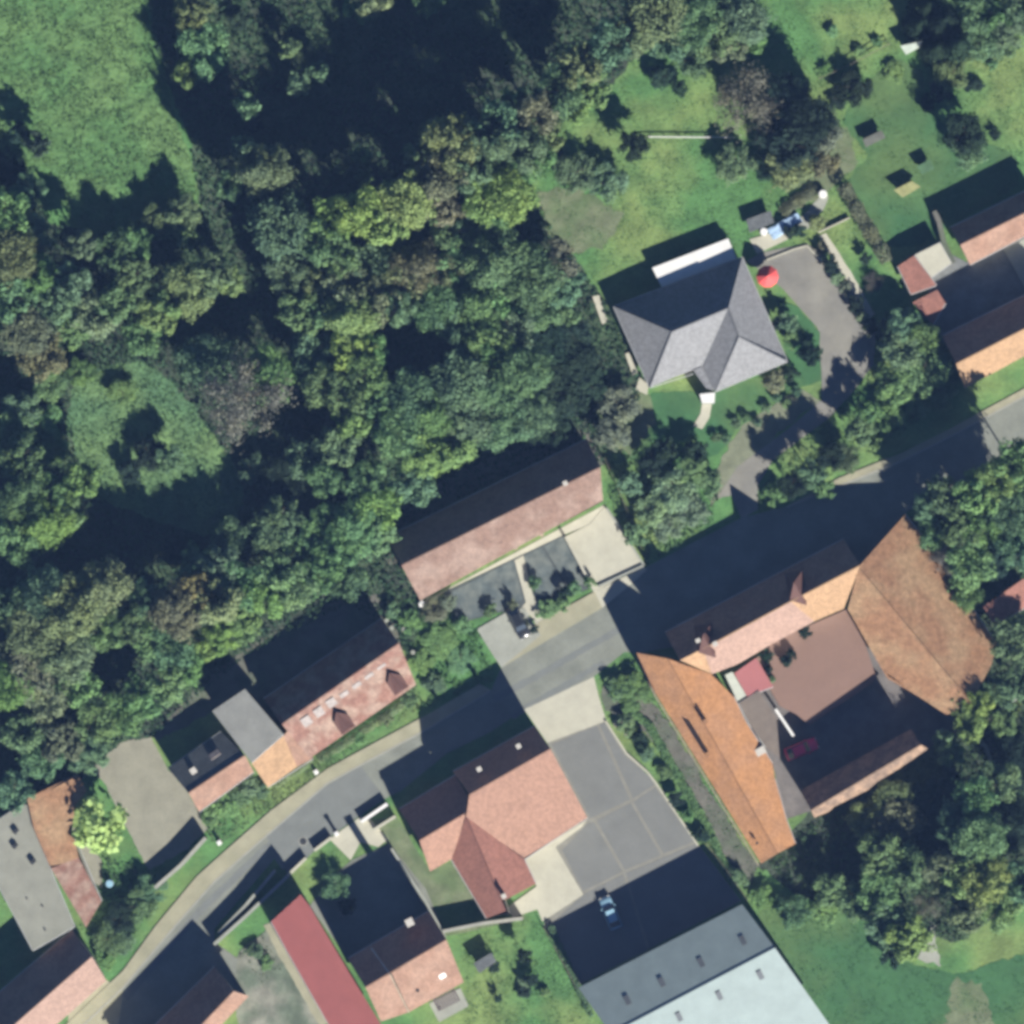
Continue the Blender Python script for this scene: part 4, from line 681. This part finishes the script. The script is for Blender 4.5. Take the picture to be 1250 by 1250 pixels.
# long clipped hedge beside the small lawn
def inpoly(px, py, poly):
    c = np.zeros(len(px), bool); n = len(poly)
    for i in range(n):
        x1, y1 = poly[i][:2]; x2, y2 = poly[(i + 1) % n][:2]
        if y1 == y2: continue
        k = ((y1 > py) != (y2 > py)) & (px < (x2 - x1) * (py - y1) / (y2 - y1) + x1); c ^= k
    return c
def hedge(label, pts, wd, h, tint, name='hedge'):
    a = P(*pts[0]); rt = root(name, a, label, 'hedge'); r = np.random.RandomState(int(pts[0][0])); Cn, Nn = [], []
    for i in range(len(pts) - 1):
        p, q = P(*pts[i]) - a, P(*pts[i + 1]) - a; Lh = (q - p).length; n = int(Lh * wd * 95); t = r.uniform(0, 1, n); d = (q - p).normalized(); nv = np.array((-d.y, d.x, 0))
        s = r.uniform(-1, 1, n); z = h * (1 - .25 * s ** 2) * r.uniform(.35, 1, n) ** .4 * (1 + .12 * np.sin(t * Lh * 1.7))
        c = np.array(p)[None] + np.array(q - p)[None] * t[:, None] + nv[None] * (s * wd / 2 * (1 + .15 * np.sin(t * Lh * 2.3)))[:, None]; c[:, 2] = z
        Cn.append(c); Nn.append(nv[None] * s[:, None] + np.array((0, 0, .9)) + r.normal(0, .4, (n, 3)))
    c = np.concatenate(Cn); o = link('foliage', cardmesh('foliage', cards(c, np.concatenate(Nn), r.uniform(.1, .22, len(c)), r), L_leaf), rt)
    o.color = (*TINT[tint][0], 1)
    b = MB()
    for i in range(len(pts) - 1):
        p, q = P(*pts[i]) - a, P(*pts[i + 1]) - a; n = max(2, int((q - p).length / .8))
        for k in range(n):
            m_ = p.lerp(q, (k + .5) / n); b.tube(m_, m_ + Vector((0, 0, h * .7)), .05, .02, 5)
    b.build('stem', M_bark, rt)
hedge('long dark brownish clipped hedge beside the small lawn in the upper right', [(1028, 226), (1042, 250), (1058, 278), (1072, 300), (1082, 320)], 1.9, 1.9, 'R')
hedge('ragged hedge on the dry bank above the grey shed', [(955, 262), (968, 248), (985, 238), (1000, 232)], 1.8, .6, 'R')
hedge('grassy hedge strip between the paved yard and the track', [(770, 868), (792, 885), (812, 920), (850, 985), (870, 1022), (885, 1060)], 1.1, .7, 'G')
hedge('thin hedge along the garden left of the industrial shed', [(672, 1130), (690, 1170), (705, 1205), (722, 1240)], .8, .9, 'T')
hedge('scrubby hedge at the foot of the long pink house', [(388, 928), (420, 908), (450, 888), (480, 868), (506, 848)], 1.0, .9, 'O')
hedge('dark hedge on the lower left bank beside the small annex', [(335, 958), (360, 942), (380, 928)], 1.0, 1.0, 'O')
# ground cover that nobody could count
def cover(name, poly, per_m2, size, h, tint_col, seed, clump=0.0, label=None):
    r = np.random.RandomState(seed); a = np.array(poly, float); x0, y0 = a.min(0); x1, y1 = a.max(0); x0 = max(x0, -60); y0 = max(y0, -60); x1 = min(x1, 1310); y1 = min(y1, 1310)
    n = int((x1 - x0) * (y1 - y0) * S * S * per_m2); px = r.uniform(x0, x1, n); py = r.uniform(y0, y1, n)
    k = inpoly(px, py, poly)
    for hp in HARD:
        q = np.array([(v[0], v[1]) for v in hp]); bx = (px > q[:, 0].min() - 1) & (px < q[:, 0].max() + 1) & (py > q[:, 1].min() - 1) & (py < q[:, 1].max() + 1) & k
        if bx.any(): ii = np.where(bx)[0]; k[ii[inpoly(px[ii], py[ii], hp)]] = False
    lump = np.sin(px * .11 + 2 * np.sin(py * .05)) * np.sin(py * .13 + 1.5 * np.sin(px * .07)) + .6 * np.sin(px * .31 + py * .17) * np.sin(py * .29 - px * .11)
    if clump: k &= lump > clump - 1.2 + r.uniform(-.5, .5, n)
    px, py, lump = px[k], py[k], lump[k]; n = len(px)
    z = h * r.uniform(.1, 1, n) * (1 + .6 * np.clip(lump, -1, 1))
    c = np.stack([(px - 625) * S, (625 - py) * S, z], 1); nn = r.normal(0, .55, (n, 3)) + np.array([0, 0, 1.0])
    me = cardmesh(name, cards(c, nn, size * r.uniform(.5, 1.5, n), r), L_leaf); o = link(name, me); o.color = (*tint_col, 1); o['kind'] = 'stuff'
    if label: o['label'] = label
    return o
HARD.append(GLADE)
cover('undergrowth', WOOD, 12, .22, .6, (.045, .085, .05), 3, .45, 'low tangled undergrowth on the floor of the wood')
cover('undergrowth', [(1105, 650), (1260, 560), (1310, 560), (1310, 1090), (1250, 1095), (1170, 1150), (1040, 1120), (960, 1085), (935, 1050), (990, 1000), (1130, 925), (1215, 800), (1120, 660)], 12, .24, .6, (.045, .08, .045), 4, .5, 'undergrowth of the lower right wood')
HARD.remove(GLADE)
cover('grass', FIELD, 22, .13, .16, (.09, .16, .07), 5, .9, 'coarse grass tufts of the big field')
cover('grass', [(655, 120), (800, 60), (900, 40), (925, -40), (1310, -40), (1310, 250), (1100, 300), (1000, 300), (880, 300), (735, 360), (690, 290), (645, 235)], 14, .09, .08, (.08, .155, .065), 6, .9, 'grass of the upper gardens')
cover('grass', [(925, 1085), (1040, 1115), (1085, 1165), (1160, 1190), (1310, 1150), (1310, 1310), (985, 1310)], 14, .09, .08, (.05, .12, .055), 7, .9, 'grass of the lower right meadow')
cover('grass', [(640, 1120), (600, 1110), (560, 1140), (570, 1200), (560, 1290), (740, 1290), (700, 1200), (665, 1130)], 16, .09, .09, (.06, .125, .05), 8, .9, 'grass of the lower garden')
cover('grass', GLADE, 12, .14, .2, (.075, .14, .07), 9, .8, 'tall grass of the glade in the wood')
cover('bank_plants', [(925, 600), (1000, 500), (1070, 420), (1080, 380), (1140, 390), (1175, 470), (1100, 530), (1020, 578), (960, 612), (925, 628)], 18, .14, .35, (.07, .125, .06), 10, .7, 'low plants on the bank between driveway and road')
cover('bank_plants', [(735, 540), (800, 560), (850, 530), (880, 600), (870, 640), (790, 690), (745, 610)], 16, .16, .35, (.06, .11, .055), 11, .6, 'low plants around the driveway mouth')
cover('bank_plants', [(475, 730), (545, 735), (585, 770), (605, 830), (560, 850), (505, 870), (515, 830)], 18, .16, .3, (.06, .125, .05), 12, .8, 'low plants between the long house and the terrace')
cover('bank_plants', [(735, 828), (782, 800), (935, 1060), (945, 1100), (900, 1095), (850, 1020), (770, 870)], 10, .1, .12, (.07, .12, .06), 13, .4, 'sparse plants along the track by the orange wing')
cover('bank_plants', [(110, 1040), (128, 1045), (180, 1062), (205, 1080), (150, 1165), (125, 1185), (105, 1140)], 18, .15, .35, (.05, .09, .05), 14, .8, 'low plants below the lime tree')
cover('bank_plants', [(243, 992), (320, 945), (390, 920), (508, 842), (512, 866), (400, 938), (330, 990), (262, 1035)], 18, .12, .25, (.085, .115, .06), 15, .8, 'low plants of the front gardens by the pavement')
cover('bank_plants', [(290, 1165), (318, 1140), (345, 1180), (320, 1200)], 8, .12, .15, (.08, .11, .06), 16, .2, 'weeds of the rough yard')
cover('ivy', [(1165, 850), (1215, 840), (1250, 860), (1230, 900), (1190, 900)], 16, .16, .6, (.15, .2, .07), 17, .6, 'yellowish weeds at the foot of the great barn')
#PART3 ------------------------------------------------------------ vehicles and small things
M_carblack = mat('black_paint', (.018, .02, .024), .05, 1, rough=.25, spec=.6); M_carred = mat('red_paint', (.75, .03, .12), .05, 1, rough=.25, spec=.6); M_carblue = mat('pale_blue_paint', (.24, .4, .5), .05, 1, rough=.25, spec=.6)
M_tyre = mat('tyre_rubber', (.02, .02, .02), .1, 3); M_lamp = mat('headlight_glass', (.6, .6, .55), .05, 1, rough=.2)
def car(label, x, y, deg, m):
    """deg: heading of the bonnet, anticlockwise from east"""
    rt = root('parked_car', P(x, y, .05), label, 'car', 'parked cars', math.radians(deg)); rt.scale = (1.08, 1.04, 1.05)
    prof = [(-2.1, .45, .74), (-2.12, .7, .78), (-1.95, .9, .8), (-1.0, .96, .82), (.8, .95, .82), (1.7, .86, .78), (2.08, .66, .72), (2.1, .42, .7)]
    v, f = [], []
    for X, Z, W in prof:
        v += [(X, -W, .28), (X, -W * 1.03, Z * .75), (X, -W * .93, Z), (X, W * .93, Z), (X, W * 1.03, Z * .75), (X, W, .28)]
    for i in range(len(prof) - 1):
        for k in range(6): a = i * 6 + k; b_ = i * 6 + (k + 1) % 6; f.append((a, b_, b_ + 6, a + 6))
    f += [tuple(range(5, -1, -1)), tuple(range(6 * len(prof) - 6, 6 * len(prof)))]
    body = link('body', mesh('body', v, f, m, True), rt); body.modifiers.new('b', 'BEVEL').width = .04
    MB().box((-.35, 0, 1.40), (1.5, 1.16, .07)).build('roof', m, body)
    b = MB(); lo = [(-1.85, .74, .93), (1.0, .74, .93)]; hi = [(-1.15, .6, 1.4), (.42, .6, 1.4)]
    glass = lambda nm, q: link(nm, mesh(nm, q, [(0, 1, 2, 3)], M_glass), rt)
    glass('windscreen', [(1.0, -.72, .95), (1.0, .72, .95), (.42, .58, 1.41), (.42, -.58, 1.41)]); glass('rear_window', [(-1.85, .72, .93), (-1.85, -.72, .93), (-1.15, -.58, 1.41), (-1.15, .58, 1.41)])
    for s in (-1, 1):
        q = [(-1.85, .72 * s, .93), (1.0, .72 * s, .95), (.42, .58 * s, 1.41), (-1.15, .58 * s, 1.41)]; glass('side_window', q if s < 0 else q[::-1])
        MB().box((.75, .92 * s, .95), (.14, .16, .12)).build('mirror', m, rt)
        MB().box((2.05, .55 * s, .55), (.12, .3, .14)).build('headlight', M_lamp, rt); MB().box((-2.08, .58 * s, .62), (.1, .24, .14)).build('tail_light', R_redmetal, rt)
        for X in (-1.3, 1.32):
            w_ = MB().tube((X, .66 * s, .31), (X, .84 * s, .31), .31, k=14).build('wheel', M_tyre, rt); MB().tube((X, .845 * s, .31), (X, .855 * s, .31), .18, k=10).build('rim', M_metalw, w_)
car('black car parked nose to the road on the pale bay by the terrace', 633, 760, -64, M_carblack)
car('small magenta red car in the dark courtyard shade', 978, 914, 22, M_carred)
car('light blue car in the blue shadow of the industrial shed', 745, 1114, 112, M_carblue)
# white gate pillars, manhole
def pillar(label, x, y, h=1.4):
    rt = root('gate_pillar', P(x, y, .1), label, 'pillar', 'white gate pillars')
    MB().box((0, 0, 0), (.42, .42, h), .6).build('shaft', M_wall, rt); MB().box((0, 0, h + .002), (.62, .62, .12), .6, .8).build('cap', M_white, rt)
    MB().box((0, 0, 0), (.6, .6, .14), .6).build('foot', M_stone, rt)
pillar('white pillar on the pavement left of the yard mouth', 268, 1028); pillar('white pillar at the corner of the cream bridge', 411, 1017, 1.5); pillar('white pillar on the pavement below the small annex', 386, 942, 1.0)
rt = root('manhole', P(370, 1027, .06), 'round dark manhole on the asphalt beside the cream bridge', 'manhole')
MB().tube((0, 0, 0), (0, 0, .02), .5, k=20).build('cover', M_dark, rt); MB().tube((0, 0, 0), (0, 0, .012), .62, k=20).build('rim', M_kerb, rt)
# garden and retaining walls, fences
def wall(label, pts, wd, h, m, cat='wall', name='garden_wall', coping=None):
    rt = root(name, P(*pts[0]), label, cat); a0 = P(*pts[0])
    for i in range(len(pts) - 1):
        p, q = P(*pts[i]) - a0, P(*pts[i + 1]) - a0; d = q - p; n = max(1, int(d.length / 2.0)); ang = math.atan2(d.y, d.x)
        for k in range(n):
            c = p.lerp(q, (k + .5) / n); L_ = d.length / n - .015
            MB().box((c.x, c.y, 0), (L_, wd, h), ang).build('panel', m, rt)
            if coping: MB().box((c.x, c.y, h + .002), (L_, wd + .1, .07), ang).build('coping', coping, rt)
    return rt
wall('pale wall line beside the stream channel left of the cream bridge', [(352, 1068), (374, 1047)], .3, .9, M_stone, coping=M_cream)
wall('second pale wall between channel wall and cream bridge', [(384, 1038), (405, 1022)], .3, .9, M_stone, coping=M_cream)
wall('white low wall along the road right of the cream bridge', [(441, 1003), (473, 981)], .35, 1.0, M_wall, coping=M_white)
wall('pale low wall on the garden side right of the cream bridge', [(456, 1013), (483, 996)], .3, 1.2, M_wall, coping=M_cream)
wall('added wall shading the stream channel along the lower left lane', [(262, 1152), (300, 1118), (345, 1075), (352, 1068)], .35, 1.9, M_stone, coping=M_pale)  # raised above ground so its shadow makes the dark band of the channel
wall('added low wall shading the channel parallel to the road', [(268, 1138), (300, 1105), (336, 1062)], .3, 1.5, M_stone, coping=M_pale)  # second raised wall, added for the shadow it throws into the channel
wall('dark wall closing the gravel yard toward the pavement', [(190, 1083), (222, 1055), (252, 1022)], .4, 1.9, M_stone, coping=M_kerb)
wall('stone garden wall below the pink house lawn', [(541, 1136), (590, 1126), (638, 1120)], .35, 2.0, M_stone, coping=M_kerb)
wall('cream boundary wall left of the cream yard paving', [(690, 655), (726, 722)], .25, 1.0, M_wall, coping=M_cream)
wall('low wall on the right of the cream yard paving', [(740, 620), (764, 655), (786, 690), (730, 716)], .2, .3, M_stone, coping=M_pale)
wall('rough stone wall running from the farm garage to the lawn', [(1163, 322), (1152, 298), (1146, 272), (1140, 258)], .6, 1.3, M_stone, coping=M_bare)
wall('pale curved wall between great barn and right edge', [(1205, 880), (1225, 862), (1262, 838)], .35, 1.1, M_stone, coping=M_pale)
wall('crumbling pale wall bending down from the yellow tree', [(1188, 895), (1202, 910), (1212, 935), (1215, 962)], .45, 1.0, M_stone, coping=M_pale)
wall('thin boundary wall left of the orange wing', [(778, 803), (800, 850), (926, 1056)], .15, 1.2, M_stone)
wall('cream edging wall around the paved yard', [(739, 880), (765, 920), (790, 942), (800, 955), (852, 1032)], .25, .35, M_cream, cat='edging', name='edging_wall')
wall('pale edging at the top of the driveway', [(934, 318), (970, 304), (985, 300), (1002, 318), (1030, 350)], .2, .25, M_cream, cat='edging', name='edging_wall')
wall('retaining wall of the path on the left of the driveway bed', [(999, 284), (1037, 266)], .2, .5, M_cream, cat='edging', name='edging_wall')
wall('brick wall around the asphalt yard next to the pink house lawn', [(478, 1035), (520, 1100), (543, 1142)], .25, 1.6, M_stone, coping=M_pale)
def fence(label, pts, h=1.4, name='wooden_fence', m=None):
    m = m or mat('weathered_wood', (.2, .17, .13), .2, 3); rt = root(name, P(*pts[0]), label, 'fence'); a0 = P(*pts[0])
    for i in range(len(pts) - 1):
        p, q = P(*pts[i]) - a0, P(*pts[i + 1]) - a0; d = q - p; n = max(1, int(d.length / 2.2)); ang = math.atan2(d.y, d.x)
        for k in range(n + 1):
            c = p.lerp(q, k / n); MB().box((c.x, c.y, 0), (.1, .1, h), ang).build('post', m, rt)
            if k < n:
                c2 = p.lerp(q, (k + .5) / n)
                for z in (h * .4, h * .85): MB().box((c2.x, c2.y, z), (d.length / n - .11, .04, .1), ang).build('rail', m, rt)
fence('thin fence between the track and the industrial shed yard', [(862, 1030), (886, 1060), (912, 1098)]); fence('fence along the garden left of the industrial shed', [(664, 1132), (682, 1165), (703, 1205)])
fence('fence across the bright grass at the top right', [(1000, 96), (1040, 78), (1085, 54)], 1.0)
fence('fence from the hipped house corner toward the terrace', [(738, 560), (752, 590), (768, 630), (782, 668)], 1.3)
# white rail on the upper lawn
rt = root('white_rail', P(778, 167), 'thin white rail running right from the dark conifer across the upper lawn', 'rail'); a0 = P(778, 167); p = P(897, 168) - a0
MB().tube((0, 0, .5), p + Vector((0, 0, .5)), .07, k=8).build('rail', M_white, rt)
for k in range(8): MB().box((p.x * k / 7, p.y * k / 7, 0), (.1, .1, .5)).build('post', M_white, rt)
# red parasol on the driveway
rt = root('parasol', P(936, 338, .05), 'open red parasol on the driveway beside the hipped house', 'parasol')
n = 10; R_ = 1.5; v = [(0, 0, 3.4)] + [(R_ * math.cos(2 * math.pi * i / n), R_ * math.sin(2 * math.pi * i / n), 2.1) for i in range(n)] + [(R_ * 1.0 * math.cos(2 * math.pi * i / n), R_ * 1.0 * math.sin(2 * math.pi * i / n), 1.9) for i in range(n)]
f = [(0, 1 + i, 1 + (i + 1) % n) for i in range(n)] + [(1 + i, 1 + n + i, 1 + n + (i + 1) % n, 1 + (i + 1) % n) for i in range(n)]
link('canopy', mesh('canopy', v, f, mat('red_cloth', (.6, .09, .085), .06, 2)), rt)
MB().tube((0, 0, 0), (0, 0, 3.5), .035).build('pole', M_white, rt); MB().tube((0, 0, 0), (0, 0, .12), .4, .36, 14).build('base', M_pale, rt)
for i in range(n):
    t = 2 * math.pi * i / n; MB().tube((0, 0, 3.3), (R_ * .96 * math.cos(t), R_ * .96 * math.sin(t), 2.07), .012, k=4).build('rib', M_white, rt)
# blue tarpaulin, white tank, patio pads by the grey shed
def cloth(name, label, cat, pts, z, m, seed, sag=.12):
    r = random.Random(seed); q = [Vector(a) for a in pts]; N_ = 8; v, f = [], []
    for i in range(N_ + 1):
        for k in range(N_ + 1):
            u_, w_ = i / N_, k / N_; c = (q[0] * (1 - u_) + q[1] * u_) * (1 - w_) + (q[3] * (1 - u_) + q[2] * u_) * w_
            v.append(P(c.x + r.uniform(-.3, .3), c.y + r.uniform(-.3, .3), z + sag * math.sin(i * 1.9 + k) * math.cos(k * 1.3) + r.uniform(-.04, .04)))
    for i in range(N_):
        for k in range(N_): a = i * (N_ + 1) + k; f.append((a, a + 1, a + N_ + 2, a + N_ + 1))
    a0 = P(*pts[0]); me = mesh(name, [p_ - a0 for p_ in v], f, m, True); o = link(name, me, loc=a0); s_ = o.modifiers.new('thick', 'SOLIDIFY'); s_.thickness = .03
    return tag(o, label, cat)
cloth('tarpaulin', 'pale blue crumpled tarpaulin beside the small dark grey shed', 'tarpaulin', [(936, 280), (973, 259), (980, 271), (944, 293)], .75, mat('blue_tarp', (.33, .46, .62), .15, 1.5), 3, .2)
slab('patio', [(915, 292), (958, 280), (962, 292), (924, 310)], -.1, .1, M_cream); slab('patio', [(970, 268), (984, 262), (992, 276), (980, 282)], -.1, .1, M_pale)
def tank(label, x, y, r, h, m, name='water_tank', cat='water tank'):
    rt = root(name, P(x, y), label, cat); MB().tube((0, 0, 0), (0, 0, h), r, r * .97, 16).build('barrel', m, rt); MB().tube((0, 0, h + .002), (0, 0, h + .08), r * 1.04, r * .9, 16).build('lid', m, rt)
    for z in (.3, .65): MB().tube((0, 0, h * z), (0, 0, h * z + .04), r * 1.03, k=16).build('band', M_metalw, rt)
tank('white tank between the dark grey shed and the blue tarpaulin', 932, 283, .5, 1.1, M_white); tank('round white tank at the end of the pale path', 1004, 237, .55, .9, M_white)
tank('bright white tank in the shrubs at the top right corner', 1224, 29, .5, 1.0, M_white); tank('white tank at the lower left corner of the terrace', 515, 737, .45, 1.0, M_white)
tank('small pale barrel in the shade below the lime tree', 134, 1078, .5, 1.1, M_carblue)
# log and scrap near the long house end
for i, (x, y) in enumerate(((472, 757), (478, 766), (493, 768), (504, 796))):
    tank(('pale drum highest of four by the long house gable', 'pale drum second from top by the long house gable', 'pale drum beside the dark bush at the long house gable', 'pale drum lowest of four by the long house gable')[i], x, y, .3, .8, M_pale, 'storage_drum', 'drum')
# boulders by the yard
def boulder(label, x, y, r, h, seed):
    rr = random.Random(seed); bm = bmesh.new(); bmesh.ops.create_icosphere(bm, subdivisions=2, radius=1)
    for v_ in bm.verts: v_.co *= rr.uniform(.85, 1.12); v_.co.x *= r; v_.co.y *= r * .75; v_.co.z = max(v_.co.z, -.4) * h
    me = bpy.data.meshes.new('boulder'); bm.to_mesh(me); bm.free(); me.materials.append(mat('pale_rock', (.3, .29, .22), .2, 2, bump=.05, bscale=5)); o = link('boulder', me, loc=P(x, y, .2)); o.rotation_euler = (0, 0, rr.uniform(0, 3)); tag(o, label, 'boulder')
boulder('larger pale boulder at the top corner of the paved yard', 754, 883, .75, .6, 1); boulder('smaller pale boulder right of the larger one by the paved yard', 765, 893, .55, .5, 2)
# white trough of the courtyard
rt = root('white_gutter_board', P(946, 865), 'long white board leaning out from the brown lean-to in the courtyard', 'board'); p = P(968, 898) - P(946, 865)
MB().box((p.x / 2, p.y / 2, 2.0), (p.length, .35, .12), math.atan2(p.y, p.x)).build('board', M_white, rt)
for t in (.08, .92): MB().box((p.x * t, p.y * t, 0), (.1, .1, 2.0)).build('post', M_dark, rt)
# pergola by the double house
slab('terrace', [(524, 1225), (562, 1206), (572, 1228), (536, 1248)], -.1, .1, M_pale)
rt = root('pergola', P(545, 1219), 'dark slatted pergola on the pale terrace of the double house', 'pergola'); a = .47; c_, s_ = math.cos(a), math.sin(a)
for sx in (-1, 1):
    for sy in (-1, 1): X, Y = sx * 1.4, sy * .75; MB().box((X * c_ - Y * s_, X * s_ + Y * c_, .1), (.1, .1, 2.1), a).build('post', M_dark, rt)
for k in range(9): X = -1.5 + k * .375; MB().box((X * c_, X * s_, 2.2), (.24, 1.9, .08), a).build('slat', mat('stained_wood', (.09, .07, .07), .2, 4), rt)
HAZE = 0.00005
#PART4 ------------------------------------------------------------ air between the ground and the camera
hz = mesh('haze', *(lambda b: (b.v, b.f))(MB().box((0, 0, -1), (3400, 3400, H + 12))))
ho = link('haze', hz); ho['kind'] = 'stuff'
hm = bpy.data.materials.new('haze_air'); hm.use_nodes = True; N = hm.node_tree.nodes; N.remove(N['Principled BSDF'])
pv = N.new('ShaderNodeVolumePrincipled'); pv.inputs['Density'].default_value = HAZE; pv.inputs['Color'].default_value = (.3, .5, 1.0, 1); pv.inputs['Anisotropy'].default_value = 0.0
hm.node_tree.links.new(pv.outputs[0], [n for n in N if n.type == 'OUTPUT_MATERIAL'][0].inputs['Volume']); hz.materials.append(hm)
